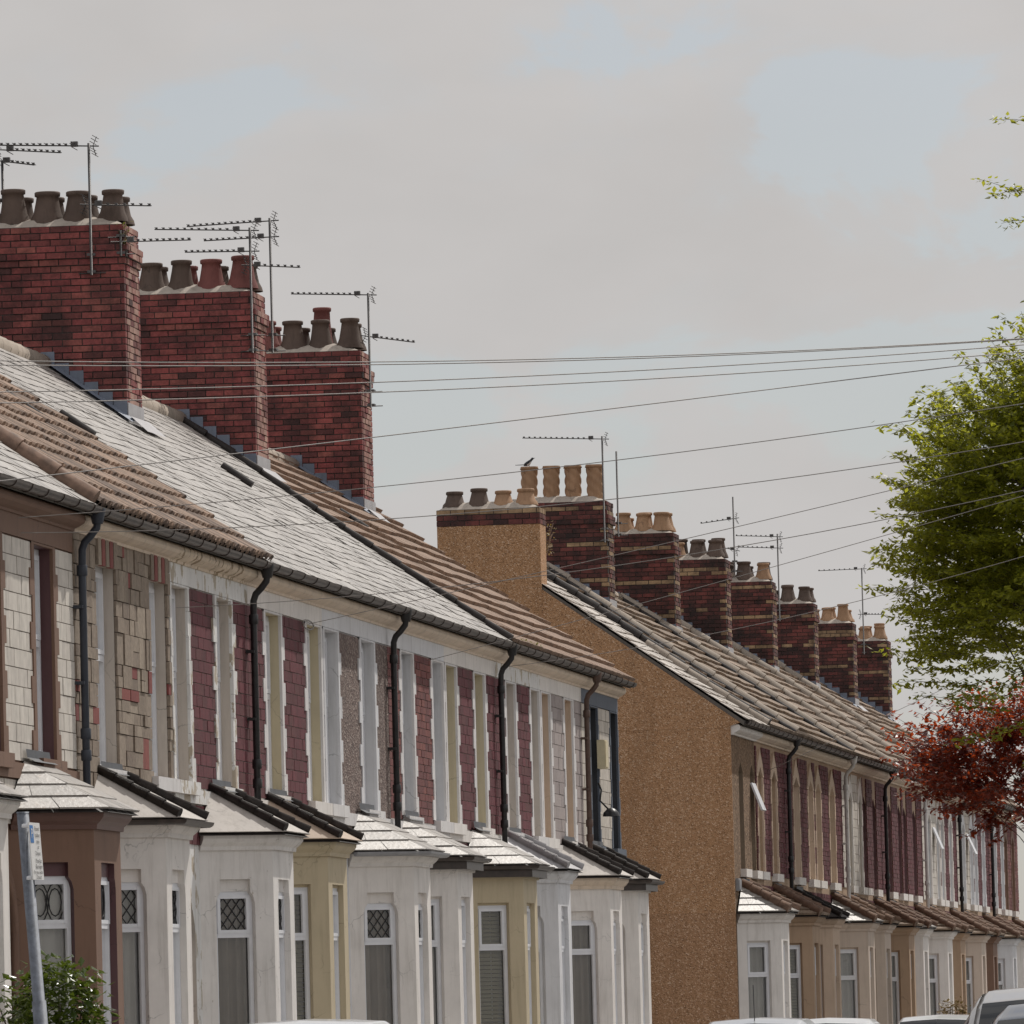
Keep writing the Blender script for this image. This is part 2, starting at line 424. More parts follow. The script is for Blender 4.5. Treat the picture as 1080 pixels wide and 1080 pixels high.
def bevel_frame(mb, fr, u0, u1, z0, z1, dep, bar, tr=None, vbar=None, mi=0, th=.06):
    """a window frame of separate rails and stiles"""
    d0, d1 = -dep-th, -dep
    mb.fbox(fr, u0, u0+bar, d0, d1, z0, z1, mi); mb.fbox(fr, u1-bar, u1, d0, d1, z0, z1, mi)
    mb.fbox(fr, u0+bar, u1-bar, d0, d1-.002, z0, z0+bar, mi); mb.fbox(fr, u0+bar, u1-bar, d0, d1-.002, z1-bar, z1, mi)
    if tr: mb.fbox(fr, u0+bar, u1-bar, d0, d1+.004, tr-bar*.55, tr+bar*.55, mi)
    if vbar: mb.fbox(fr, vbar-bar*.4, vbar+bar*.4, d0, d1-.004, z0+bar, (tr-bar*.55) if tr else z1-bar, mi)
def sash(mb, fr, u0, u1, z0, z1, dep, bar, mi=0):
    d0, d1 = -dep-.035, -dep+.014
    mb.fbox(fr, u0, u0+bar, d0, d1, z0, z1, mi); mb.fbox(fr, u1-bar, u1, d0, d1, z0, z1, mi)
    mb.fbox(fr, u0+bar, u1-bar, d0, d1-.003, z0, z0+bar, mi); mb.fbox(fr, u0+bar, u1-bar, d0, d1-.003, z1-bar, z1, mi)
def pane_quad(mb, fr, u0, u1, z0, z1, d, mi=0):
    mb.fbox(fr, u0, u1, d-.006, d, z0, z1, mi)
def curtain(mb, fr, u0, u1, z0, z1, d, waves, amp, mi=0, slat=False):
    if slat:
        n = int((z1-z0)/.05)
        for i in range(n):
            z = z0+i*.05; P = fr.P
            mb.add([P(u0, d, z), P(u1, d, z), P(u1, d-.025, z+.042), P(u0, d-.025, z+.042)], [(0, 1, 2, 3)], mi)
        return
    k = max(8, int(waves*8)); vs = []; ph = R(0, 6)
    for i in range(k+1):
        t = i/k; u = u0+(u1-u0)*t; dd = d+amp*math.sin(ph+t*waves*6.283)+amp*.4*math.sin(ph*2+t*waves*14)
        vs += [fr.P(u, dd, z0), fr.P(u, dd, z1)]
    mb.add(vs, [(2*i, 2*i+2, 2*i+3, 2*i+1) for i in range(k)], mi, True)
def leading(mb, fr, u0, u1, z0, z1, d, w, h, mi):
    """diamond leading laid on a pane"""
    t = .006
    for sg in (1, -1):
        c = -12*1.0
        for i in range(-14, 15):
            # line: (u-u0)/w - sg*(z-z0)/h = i
            pts = []
            for (u, z) in ((u0, z0+sg*h*((0)-i)), (u1, z0+sg*h*((u1-u0)/w-i))):
                pts.append((u, z))
            (ua, za), (ub, zb) = pts
            # clip to z0..z1
            def clip(ua, za, ub, zb, zc, keep):
                if (za-zc)*keep < 0 and (zb-zc)*keep < 0: return None
                if (za-zc)*keep < 0: q = (zc-za)/(zb-za); ua, za = ua+(ub-ua)*q, zc
                elif (zb-zc)*keep < 0: q = (zc-za)/(zb-za); ub, zb = ua+(ub-ua)*q, zc
                return ua, za, ub, zb
            r = clip(ua, za, ub, zb, z0, 1)
            if r: r = clip(*r, z1, -1)
            if r and abs(r[2]-r[0]) > .01:
                mb.tube([fr.P(r[0], d, r[1]), fr.P(r[2], d, r[3])], t, 4, mi, False)

# ------------------------------------------------------------------ chimney
def add_bricks(mb, x0, x1, y0, y1, z0, z1, core, style, courses_off=None, bh=.078, roofclip=None):
    """real bricks round a mortar core; style(face, course, pos) picks the brick's material slot"""
    g = .013; n = round((z1-z0)/bh); bh = (z1-z0)/n
    for c in range(n):
        zz0, zz1 = z0+c*bh+g/2, z0+(c+1)*bh-g/2
        o = courses_off(n-1-c) if courses_off else 0
        X0, X1, Y0, Y1 = x0-o, x1+o, y0-o, y1+o
        mb.box(X0+.014, X1-.014, Y0+.014, Y1-.014, z0+c*bh, z0+(c+1)*bh, core)
        for face in range(4):
            if face == 0: a0, a1 = X0, X1        # toward -y
            elif face == 1: a0, a1 = Y0+.105, Y1-.105      # street side (+x)
            elif face == 2: a0, a1 = X0, X1
            else: a0, a1 = Y0+.105, Y1-.105
            L = .235 if c % 2 else .235
            p = a0-(L/2 if c % 2 else 0); i = 0
            while p < a1-.02:
                a, b = max(a0, p)+g/2, min(a1, p+L)-g/2
                if b-a > .035:
                    if roofclip and zz1 < roofclip((a+b)/2 if face in (0, 2) else (X1 if face == 1 else X0)): p += L; continue
                    j = R(-.007, .006); mi = style(face, n-1-c, (a-a0, a1-b))
                    if face == 0: mb.box(a, b, Y0+j, Y0+.1, zz0, zz1, mi)
                    elif face == 2: mb.box(a, b, Y1-.1, Y1+j, zz0, zz1, mi)
                    elif face == 1: mb.box(X1-.1, X1+j, a, b, zz0, zz1, mi)
                    else: mb.box(X0+j, X0+.1, a, b, zz0, zz1, mi)
                p += L
def pot(parent, x, y, z, h, r, mat, kind='roll', name='chimney_pot'):
    mb = MB(); k = r
    if kind == 'twist':
        prof = [(k*.98, 0), (k*.98, .03)]+[(k*.93+.0*i, .04+i*(h-.09)/24) for i in range(25)]+[(k*1.06, h-.045), (k*1.06, h), (k*.85, h), (k*.82, h-.4)]
        mb.lathe((x, y, z), prof, 24, 0, twist=9.0)
    else:
        prof = [(k*1.62, 0), (k*1.52, .05), (k*1.24, h*.33), (k*1.04, h*.68), (k*.97, h-.06), (k*1.13, h-.05), (k*1.15, h-.012), (k*1.05, h), (k*.86, h), (k*.82, h-.25)]
        mb.lathe((x, y, z), prof, 16, 0)
    lx, ly = R(-.045, .045), R(-.045, .045)
    mb.v = [(p[0]+(p[2]-z)*lx, p[1]+(p[2]-z)*ly, p[2]) for p in mb.v]
    return mb.build(name, mat, parent)
def roof_z(x): return ROOF_E.z+(ROOF_E.x-x)*(ROOF_R.z-ROOF_E.z)/(ROOF_E.x-ROOF_R.x) if x > ROOF_R.x else ROOF_R.z-(ROOF_R.x-x)*.75
def chimney(house, yc, t, length, xf, ztop, near, pots, rendered=False, style_n=0):
    x0, x1, y0, y1 = xf-length, xf, yc-t/2, yc+t/2
    zb = roof_z(xf)-.25; mb = MB()
    if near:
        def sty(f, c, e): return 4 if f == 1 and random.random() < .62 else 0  # pale bricks mixed into the street face put its sunlit tone into colour
        off = lambda c: (.0 if c < 3 else .045 if c < 5 else .02 if c < 6 else 0)
    else:
        bands = {2: 1, 8: 1, 16: 1, 24: 1}
        def sty(f, c, e):
            if f in (1, 3): return 2 if c % 3 == 2 else 0
            if c in ((1, 9, 17, 25), (3, 11, 19), (2, 3, 12, 20))[style_n % 3]: return 2 if random.random() > .15 else 0
            if c > 3 and min(e) < .02 and (c % 4 != 0 if style_n % 2 == 0 else c % 4 in (1, 2)): return 2
            return 0
        off = lambda c: (0 if c < 3 else .03 if c < 5 else 0)
    clip = lambda x: roof_z(x)-.1
    if rendered:
        zr = ztop-.27
        mb.box(x0, x1, y0, y1, zb-2.2, zr, 3)
        add_bricks(mb, x0-.01, x1+.01, y0-.01, y1+.01, zr, ztop, 1, lambda f, c, e: 2 if c == 0 else 0)
    else:
        add_bricks(mb, x0, x1, y0, y1, zb, ztop, 1, sty, off, roofclip=clip)
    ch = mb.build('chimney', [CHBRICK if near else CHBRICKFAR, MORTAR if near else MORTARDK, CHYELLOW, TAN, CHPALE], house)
    # cement flaunching: a lumpy slab the pots are bedded in
    fl = MB(); nx, ny = 26, 8; vs = []; fs = []
    for i in range(nx+1):
        for j in range(ny+1):
            u, v = i/nx, j/ny; e = min(u, 1-u, v, 1-v)
            h = .02+.10*min(1, e*5)+R(-.012, .012)
            if e == 0: h = -.005
            vs.append((x0+.02+(length-.04)*u, y0+.02+(t-.04)*v, ztop+h))
    for i in range(nx):
        for j in range(ny): a = i*(ny+1)+j; fs.append((a, a+ny+1, a+ny+2, a+1))
    fl.add(vs, fs, 0, True); fl.build('flaunching', CEMENT, ch)
    for (px, py, h, r, m, kd) in pots: pot(ch, xf+px, yc+py, ztop+.05, h, r, m, kd)
    # stepped lead flashing up the roof line, and an apron in front
    if not rendered:
        fm = MB(); st = .17; k = int((min(length, xf-ROOF_R.x))/st)
        for side in (y0, y1):
            sg = -1 if side == y0 else 1
            for i in range(k+1):
                xa = xf-i*st; xb = max(xa-st, x0); z_ = roof_z(xa-st/2)
                a, b = sorted((side, side+sg*.014))
                fm.box(xb+.006, xa-.004, a, b, roof_z(xa)-.05, z_+.20+R(-.015, .015), 0)
            fm.add([RPx(xf+.05, side+sg*.16, .05), RPx(max(x0, ROOF_R.x), side+sg*.16, .05), RPx(max(x0, ROOF_R.x), side, .08), RPx(xf+.05, side, .08)], [(0, 1, 2, 3)], 0)
        fm.box(xf, xf+.012, y0-.01, y1+.01, roof_z(xf)-.05, roof_z(xf)+.24, 1)
        fm.add([RPx(xf, y0-.1, .09), RPx(xf, y1+.1, .09), RPx(xf+.22, y1+.1, .055), RPx(xf+.22, y0-.1, .055)], [(0, 1, 2, 3)], 1)
        fm.build('flashing', [LEAD, LEADPALE], ch)
    return ch
def RPx(x, y, h):
    s = (x-ROOF_E.x)/_S.x
    return RP(y, s, h)

# ------------------------------------------------------------------ a terrace house
ROOFM = {'slate': SLATE, 'old': SLATEOLD, 'flat': TILEBR, 'roll': TILEROLL, 'far': TILEFAR}
def arch_loop(u0, u1, z0, zs, zt, n=8):
    c = (u0+u1)/2; r = (u1-u0)/2
    return [(u0, z0), (u1, z0)]+[(c+r*math.cos(math.pi*i/n), zs+(zt-zs)*math.sin(math.pi*i/n)) for i in range(n+1)]
def bay_hole(u0, u1, z0, z1, sh):
    if not sh: return [(u0, z0), (u1, z0), (u1, z1), (u0, z1)]
    n = .05
    return [(u0, z0), (u1, z0), (u1, z1-.24), (u1-.02, z1-.17), (u1-n, z1-.13), (u1-n, z1), (u0+n, z1), (u0+n, z1-.13), (u0+.02, z1-.17), (u0, z1-.24)]

def house(y0, y1, ax, sp, label, cat, group):
    """y0..y1 along the street; ax = the y of the party line shared with the mirrored neighbour"""
    W = y1-y0; s = 1 if abs(ax-y0) < .01 else -1
    root = thing('terraced_house', (0, (y0+y1)/2, 0), label, cat, group)
    A = lambda a: ax+s*a*W/4.65           # distance from the mirror line -> y
    fr = Frame((0, 0, 0), (0, 1))         # u is y here
    far = sp.get('far', False); zs, zt = 3.87, 5.79 if not far else 5.45
    za = sp.get('point', 0)
    wins = [sorted((A(.13), A(1.03))), sorted((A(2.67), A(3.60)))]
    if far: wins = [sorted((A(.22), A(1.0))), sorted((A(2.45), A(3.3)))]
    holes = []
    for (a, b) in wins:
        h = [(a, zs), (b, zs), (b, zt)]
        if za: h += [((a+b)/2, zt+.16)]
        holes.append(h+[(a, zt)])
    bz = sp.get('bz', 3.36)
    bc = sp.get('bc', A(2.93)-.28) if not far else A(2.95)
    fw, cw, bd = 1.3, .5, .66
    yl, yr = bc-fw/2, bc+fw/2
    holes.append([(yl-cw+.12, .5), (yr+cw-.12, .5), (yr+cw-.12, bz-.3), (yl-cw+.12, bz-.3)])
    d0, d1 = sorted((A(.3), A(1.2)))
    holes.append(arch_loop(d0, d1, .05, 2.3, 2.72))
    mb = MB()
    mb.panel(fr, [(y0, 0), (y1, 0), (y1, 6.2), (y0, 6.2)], holes, .13, 0, 1)
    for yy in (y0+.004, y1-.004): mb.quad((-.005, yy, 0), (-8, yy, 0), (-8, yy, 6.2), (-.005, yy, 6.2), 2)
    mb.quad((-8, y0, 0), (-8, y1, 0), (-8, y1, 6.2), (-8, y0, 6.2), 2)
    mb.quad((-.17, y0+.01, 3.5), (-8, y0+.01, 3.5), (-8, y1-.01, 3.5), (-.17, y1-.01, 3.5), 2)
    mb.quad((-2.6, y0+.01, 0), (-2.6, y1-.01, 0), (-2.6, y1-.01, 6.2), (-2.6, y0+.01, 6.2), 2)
    for (a, b) in wins:                   # the room behind keeps its own back
        pass
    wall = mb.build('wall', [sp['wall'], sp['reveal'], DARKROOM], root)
    if sp.get('gable') is not None:
        yg = sp['gable']; sg = -1 if yg == y0 else 1; g = MB(); t = .03
        y_a, y_b = sorted((yg, yg+sg*t))
        prof = [(-8.2, 0), (.0, 0), (.0, 6.15), (.16, 6.2), (-4.0, 9.16), (-8.2, 6.2)]
        n = len(prof)
        g.add([(x, y_a, z) for x, z in prof]+[(x, y_b, z) for x, z in prof], [tuple(range(n)), tuple(range(n, 2*n))]+[(i, (i+1) % n, n+(i+1) % n, n+i) for i in range(n)], 0)
        if sp.get('far') and sg < 0:
            for zz in (3.15, 6.12): g.box(-8.0, -.002, y_a-.006, y_a+.001, zz, zz+.02, 0)     # day joints in the render
            g.box(-8.1, -.003, y_a-.004, y_a+.001, 0, 3.148, 1)      # the lower coat is another batch
        g.build('gable_wall', [sp.get('gablemat', TAN), TANLOW], root)
    # dressings
    rough = sp.get('peel', False)
    za0, za1 = zs, 5.81 if not far else 5.62
    q0, q1 = sp.get('q', (.10, .22))
    if q0:
        for k, (a, b) in enumerate(wins):
            lo, hi = (a, b); tr = MB()
            for (ye, sg) in ((lo, -1), (hi, 1)):
                lim = .12 if (abs(ye-ax) < .4 and not far) else 9
                quoins(tr, ye, sg, za0, za1, min(q0, lim), min(q1, lim), .03, .255 if not far else .3, 0, rough)
            if za:   # pointed stone head
                c = (a+b)/2; hw = (b-a)/2+.16
                P = [(c-hw, zt), (c-hw*.72, zt+.2), (c, zt+.46), (c+hw*.72, zt+.2), (c+hw, zt), (b, zt), (c, zt+.16), (a, zt)]
                tr.add([(.034, u, z) for u, z in P]+[(.001, u, z) for u, z in P],
                       [(0, 1, 7), (1, 2, 6, 7), (2, 3, 5, 6), (3, 4, 5), (8, 9, 1, 0), (9, 10, 2, 1), (10, 11, 3, 2), (11, 12, 4, 3), (14, 15, 7, 6), (13, 14, 6, 5)], 0)
            if not za: tr.box(.001, .029, a-q0, b+q0, zt+.001, za1-.001, 0)
            tr.build('window_surround', sp['trim'], root)
    if sp.get('frieze'):
        fz = MB(); fz.box(.001, .026, y0+.002, y1-.002, 5.815, 6.03, 0); fz.build('frieze', sp['frieze'], root)
    if sp.get('band', True): bdm = MB(); bdm.box(.001, .045, y0+.002, y1-.002, 3.66, 3.80, 0); bdm.build('string_course', sp.get('sill', sp['trim']), root)
    # cladding panels between the windows
    pm, kind = sp.get('panel', (None, None))
    if pm:
        pb = None; q = .02
        def flush(p, m):
            if len(p.v): p.build('cladding_panel', [m, CLADRED], root)
        if not far: spans = [(1.03+q, 2.67-q), (3.60+q, 4.65)]
        else: spans = [(1.0+q, 2.45-q), (3.3+q, 4.65), (0, .22-q)]
        if kind == 'ashlar': spans = [(1.03, 2.67), (3.60, 4.65), (0, .13)]
        for (a, b) in spans:
            ya, yb = sorted((A(a), A(b))); pb = MB()
            zt_ = 5.805 if not far else 5.95
            if kind == 'ashlar': ashlar(pb, ya, yb, 3.4, 6.03)
            elif kind == 'dash': pb.box(.001, .016, ya, yb, 3.4, 5.80)
            else:
                tw, th = {'tile': (.30, .115), 'brick': (.235, .085), 'block': (.40, .165)}[kind]
                tiles(pb, ya, yb, 3.82, zt_, tw, th); flush(pb, pm); pb = MB(); tiles(pb, ya, yb, 3.25, 3.65, tw, th)
            flush(pb, pm)
        pb = MB()
        if kind == 'ashlar':
            for (a, b) in wins:
                ashlar(pb, a, b, 3.4, 3.74); flush(pb, pm); pb = MB(); ashlar(pb, a, b, 5.80, 6.03)
                c = (a+b)/2
                for i in range(5): pb.box(.003, .05, a+.02+i*(b-a)/5, a+.02+(i+.8)*(b-a)/5, 5.77, 6.02, i % 2)
                flush(pb, pm); pb = MB()
        elif kind != 'dash':
            for (a, b) in wins: tiles(pb, a, b, 3.25, 3.65, .30, .115); flush(pb, pm); pb = MB()
        flush(pb, pm)
    # upper windows: frame, pane, sill
    for k, (a, b) in enumerate(wins):
        wf = MB(); fm = sp.get('frame', UPVC)
        bevel_frame(wf, fr, a+.003, b-.003, zs+.003, zt-.003, .10, .055, (zs+zt)/2+.1)
        sash(wf, fr, a+.058, b-.058, (zs+zt)/2+.135, zt-.06, .10, .045)
        w = wf.build('window', fm, root)
        gp = MB(); pane_quad(gp, fr, a+.06, b-.06, zs+.06, (zs+zt)/2+.08, -.135); pane_quad(gp, fr, a+.08, b-.08, (zs+zt)/2+.16, zt-.08, -.125)
        gp.build('pane', GLASS, w)
        if sp.get('net', True):
            cu = MB(); curtain(cu, fr, a+.05, b-.05, zs+.03, zt-.05, -.26, 5, .02); cu.build('curtain', NET if (k+int(y0)) % 3 else DRAPE, w)
        si = MB(); si.box(-.14, .10, a-.12, b+.12, zs-.135, zs-.005); si.build('sill', sp.get('sill', sp['trim']), w)
    # cornice, gutter, roof
    cb = MB(); cb.sweep([(0, y0+.001), (0, y1-.001)], [(.001, 6.01), (.045, 6.01), (.05, 6.035), (.09, 6.05), (.14, 6.08), (.155, 6.11), (.15, 6.15), (.13, 6.17), (.001, 6.17)], 0)
    cb.build('cornice', sp.get('cornice', CORNICE), root)
    gu = MB(); cx, cz, gr = .255, 6.225, .062; k = 8
    prof = [(cx+gr*math.cos(math.pi+math.pi*i/k), cz+gr*math.sin(math.pi+math.pi*i/k)) for i in range(k+1)]
    prof += [(cx+(gr-.008)*math.cos(2*math.pi-math.pi*i/k), cz+(gr-.008)*math.sin(2*math.pi-math.pi*i/k)) for i in range(k+1)]
    gu.sweep([(0, y0+.002), (0, y1-.002)], prof+[prof[0]], 0)
    for i in range(6):
        y = y0+(i+.5)*W/6; gu.sweep([(0, y-.03), (0, y+.03)], [(cx+(gr+.009)*math.cos(math.pi+math.pi*j/8), cz+(gr+.009)*math.sin(math.pi+math.pi*j/8)) for j in range(9)], 0)
    gu.build('gutter', sp.get('gutter', GUTTER), root)
    rb = MB(); rk = sp['roof']
    for (p, q) in (((ROOF_E.x, ROOF_E.z), (ROOF_R.x, ROOF_R.z)), ((ROOF_R.x, ROOF_R.z), (-8.3, 6.1))):
        rb.hexa([(p[0], y0, p[1]-.09), (q[0], y0, q[1]-.09), (q[0], y1, q[1]-.09), (p[0], y1, p[1]-.09), (p[0], y0, p[1]-.012), (q[0], y0, q[1]-.012), (q[0], y1, q[1]-.012), (p[0], y1, p[1]-.012)], 0)
    roof_cover(rb, y0, y1, 'flat' if rk == 'far' else rk, 1)
    roof = rb.build('roof', [UNDER, ROOFM[rk]], root)
    rg = MB(); k = round(W/.45)
    for i in range(k):
        a = y0+i*W/k; rg.tube([(ROOF_R.x, a, ROOF_R.z+.01+R(-.006, .006)), (ROOF_R.x, a+W/k-.012, ROOF_R.z+.01+R(-.006, .006))], .12, 12, 0)
    rg.build('ridge', sp.get('ridge', HIPPALE), roof)
    cap = sp.get('cap')
    if cap:
        cbm = MB()
        for (y, r, s0_, s1_, mi) in cap: slope_roll(cbm, y, r, s0_, s1_, mi)
        cbm.build('capping', [HIPBROWN, HIPPALE, HIPBLACK], roof)
    # downpipe on the far end of the pair
    dp = sp.get('dp')
    if dp:
        y, m = dp; d = MB()
        d.tube([(.255, y, 6.19), (.255, y, 6.10), (.245, y, 6.04), (.19, y, 5.97), (.13, y, 5.91), (.105, y, 5.84), (.10, y, 5.6), (.10, y, .1)], .036, 10)
        d.lathe((.255, y, 6.075), [(.05, 0), (.06, .04), (.075, .12), (.075, .14)], 10)
        for z in (5.6, 4.1, 3.9, 2.3): d.lathe((.10, y, z), [(.045, 0), (.05, .01), (.05, .09), (.045, .1)], 10)
        for z in (5.3, 4.6, 3.2, 1.5): d.box(.002, .11, y-.075, y+.075, z, z+.03)
        d.build('downpipe', m, root)
    # door
    do = MB(); do.box(-.17, -.14, d0+.02, d1-.02, .06, 2.08); 
    for (u0, u1, z0, z1) in ((.1, .4, .3, .95), (.5, .8, .3, .95), (.1, .4, 1.1, 1.9), (.5, .8, 1.1, 1.9)): do.box(-.142, -.128, d0+u0, d0+u1, z0, z1)
    door = do.build('door', random.choice(DOORS), root)
    dk = MB(); dk.lathe((-.115, d0+.12 if s > 0 else d1-.12, 1.05), [(.001, 0), (.025, .01), (.03, .03), (.02, .05), (.001, .055)], 8); dk.build('handle', ALU, door)
    df = MB(); bevel_frame(df, fr, d0+.005, d1-.005, .06, 2.3, .08, .06, 2.13); 
    df.build('door_frame', sp.get('frame', UPVC), root)
    fg = MB(); fg.add([fr.P(u, -.12, z) for u, z in arch_loop(d0, d1, 2.2, 2.3, 2.72)], [tuple(range(11))]); fg.build('fanlight', GLASS, root)
    if sp.get('arch'):
        am = MB()
        for (o, x) in ((.06, .05), (.14, .035), (.22, .02)):
            lp = [(u, z) for u, z in arch_loop(d0-o, d1+o, .05, 2.3, 2.72+o, 12)][1:]+[(d0-o, .05)]
            for i in range(len(lp)-1): am.tube([(x-.01, lp[i][0], lp[i][1]), (x-.01, lp[i+1][0], lp[i+1][1])], .042, 6, 0)
        am.build('door_arch', sp['arch'], root)
    bay(root, sp, yl, yr, cw, bd, bz, y0, y1)
    return root, roof

def ck_oval(sp): return sp.get('curtain') == 'oval'
def bay(root, sp, yl, yr, cw, bd, bz, y0, y1):
    pts = [(.0, yl-cw), (bd, yl), (bd, yr), (.0, yr+cw)]
    mat = sp['bay']; sh = sp.get('shoulder', True); rev = sp.get('bayrev', mat)
    mb = MB(); frames = []; holes = []
    zt = bz-.45; z0 = .85
    for i in range(3):
        a, b = Vector((*pts[i], 0)), Vector((*pts[i+1], 0)); fr = Frame(a, (b-a).xy); L = (b-a).length
        w = .44 if i != 1 else .74; c = L*.48 if i == 0 else L/2
        u0, u1 = c-w/2, c+w/2
        mb.panel(fr, [(0, 0), (L, 0), (L, bz-.05), (0, bz-.05)], [bay_hole(u0, u1, z0, zt, sh)], .11, 0, 1)
        frames.append((fr, u0, u1, L))
    bw = mb.build('bay_window', [mat, rev], root)
    for i, (fr, u0, u1, L) in enumerate(frames):
        fm = MB(); tr = zt-.56; top = zt-.12 if sh else zt-.03
        fm.fbox(fr, u0+.001, u1-.001, -.10, -.055, top, zt-.001, 1)
        bevel_frame(fm, fr, u0+.002, u1-.002, z0+.003, top, .065, .04, tr, None, 0, .05)
        sash(fm, fr, u0+.04, u1-.04, tr+.022, top-.038, .065, .034)
        w = fm.build('window_frame', [sp.get('bayframe', UPVC), rev], bw)
        gp = MB(); pane_quad(gp, fr, u0+.04, u1-.04, z0+.04, tr-.02, -.10); pane_quad(gp, fr, u0+.07, u1-.07, tr+.05, top-.07, -.085)
        if ck_oval(sp) and i != 2:
            for cu_ in (.25, .75):
                for rr_ in (1, .72):
                    uc = u0+.07+(u1-u0-.14)*cu_; zc = (tr+.05+top-.07)/2
                    gp.tube([fr.P(uc+.085*rr_*math.cos(q*.524), -.08, zc+.17*rr_*math.sin(q*.524)) for q in range(13)], .006, 4, 1, False)
        if sp.get('lead') and i != 2: leading(gp, fr, u0+.07, u1-.07, tr+.05, top-.07, -.08, .1, .13, 1)
        gp.build('pane', [GLASS, BLACKIRON], bw)
        cu = MB(); ck = sp.get('curtain', 'net')
        if ck == 'blind': curtain(cu, fr, u0+.02, u1-.02, z0, top, -.17, 3, .02, 0, True)
        elif ck == 'oval':
            curtain(cu, fr, u0+.0, u1-.0, z0, tr-.02, -.19, 2, .01)
            cu.fbox(fr, u0+.04, u1-.04, -.135, -.13, tr+.03, top-.03)
        elif ck == 'drape': curtain(cu, fr, u0-.02, u1+.02, z0, top, -.20, 4.5 if i != 1 else 7, .045)
        else: curtain(cu, fr, u0+.02, u1-.02, z0, top-.02, -.19, 4 if i != 1 else 7, .032)
        cu.build('curtain', {'net': NET, 'drape': DRAPE, 'blind': BLIND, 'oval': NET}[ck], bw)
        si = MB(); si.fbox(fr, u0-.04, u1+.04, -.1, .06, z0-.09, z0-.004); si.build('sill', rev, bw)
    co = MB()
    cm = sp.get('baycornice', mat)
    co.sweep(pts, [(.001, bz-.16), (.03, bz-.16), (.035, bz-.12), (.07, bz-.09), (.10, bz-.05), (.105, bz-.005), (.0, bz-.005)], 0)
    co.build('bay_cornice', cm, bw)
    # roof
    k = sp.get('bayroof', 'felt'); ov = .16; ztop = bz+.46; xw = .03; rb = MB(); ze = bz+.015
    n0 = Vector((.61, -.79)); 
    E = [Vector((xw, yl-cw-.17, ze)), Vector((bd+ov, yl-.10, ze)), Vector((bd+ov, yr+.10, ze)), Vector((xw, yr+cw+.17, ze))]
    ym = (yl+yr)/2; T = [Vector((xw, ym-.56, ztop)), Vector((xw, ym+.56, ztop))]
    facets = [(E[0], E[1], T[0], T[0]), (E[1], E[2], T[0], T[1]), (E[2], E[3], T[1], T[1])]
    rm, hm, rows, lift = {'felt': (FELT, HIPBLACK, 1, .008), 'tan': (FELTTAN, HIPBLACK, 1, .008), 'slate': (SLATE, None, 4, .014),
                          'lead': (LEADPALE, LEADPALE, 1, .006), 'tile': (TILEFAR, HIPBROWN, 6, .04), 'tilepale': (SLATE, HIPBROWN, 4, .02), 'black': (HIPBLACK, HIPBLACK, 1, .01)}[k]
    rb.add([E[0]-Vector((0, 0, .03)), E[1]-Vector((0, 0, .03)), E[2]-Vector((0, 0, .03)), E[3]-Vector((0, 0, .03)), T[1]-Vector((0, 0, .02)), T[0]-Vector((0, 0, .02))], [(0, 1, 5), (1, 2, 4, 5), (2, 3, 4), (0, 3, 2, 1)], 1)
    for fi, (e0, e1, t0, t1) in enumerate(facets):
        nn = (e1-e0).cross(t0-e0).normalized(); nn = nn if nn.z > 0 else -nn
        Pf = lambda s_, t_: (e0.lerp(e1, s_)).lerp(t0.lerp(t1, s_), t_)
        for r in range(rows):
            ta, tb = r/rows, min(1, (r+1)/rows+.03 if rows > 1 else 1)
            nt_ = 1 if rows == 1 else max(1, round((e1-e0).length*(1-ta*.7)/.42))
            for j in range(nt_):
                o = .5/nt_ if (r % 2 and nt_ > 1) else 0
                sa, sb = max(0, j/nt_-o)+.004, min(1, (j+1)/nt_-o)-.004
                if j == nt_-1: sb = 1
                l = lift+R(0, .006)
                a, b, c, d = Pf(sa, ta)+nn*l, Pf(sb, ta)+nn*l, Pf(sb, tb)+nn*.004, Pf(sa, tb)+nn*.004
                rb.add([a, b, c, d, Pf(sa, ta), Pf(sb, ta)], [(0, 1, 2, 3), (4, 5, 1, 0)], 0)
    br = rb.build('bay_roof', [rm, HIPBLACK], bw)
    hb = MB()
    up = Vector((0, 0, .03))
    if hm:
        rr = .05 if k not in ('tile', 'tilepale') else .085
        for (e, t) in ((E[1], T[0]), (E[2], T[1])):
            m = 5
            for i in range(m): hb.tube([e.lerp(t, i/m)+up+Vector((0, 0, .012)), e.lerp(t, (i+1.08)/m)+up], [rr, rr*.88], 10, 0)
    for (a, b) in ((T[0], T[1]),):   # lead where the roof meets the wall
        hb.add([a+Vector((.03, 0, .035)), b+Vector((.03, 0, .035)), b+Vector((.02, 0, .11)), a+Vector((.02, 0, .11)), b+Vector((.10, 0, -.005)), a+Vector((.10, 0, -.005))], [(0, 1, 2, 3), (0, 1, 4, 5)], 1)
    hb.build('hip' if hm else 'roof_flashing', [hm or HIPBLACK, LEADDK], bw)
    g = sp.get('baygutter')
    gb = MB()
    if g:
        gp2 = [(0.0, yl-cw-.02), (bd, yl-.0), (bd, yr+.0), (0.0, yr+cw+.02)]
        prof = [(.115+.055*math.cos(math.pi+math.pi*i/7)+.055, bz-.0+.05*math.sin(math.pi+math.pi*i/7)) for i in range(8)]
        gb.sweep(gp2, prof, 0)
        if g == 'fascia': gb.sweep(gp2, [(.106, bz-.14), (.125, bz-.14), (.125, bz-.012), (.106, bz-.012)], 0)
        gb.build('bay_gutter', GUTTER if g != 'grey' else GREYIRON, bw)

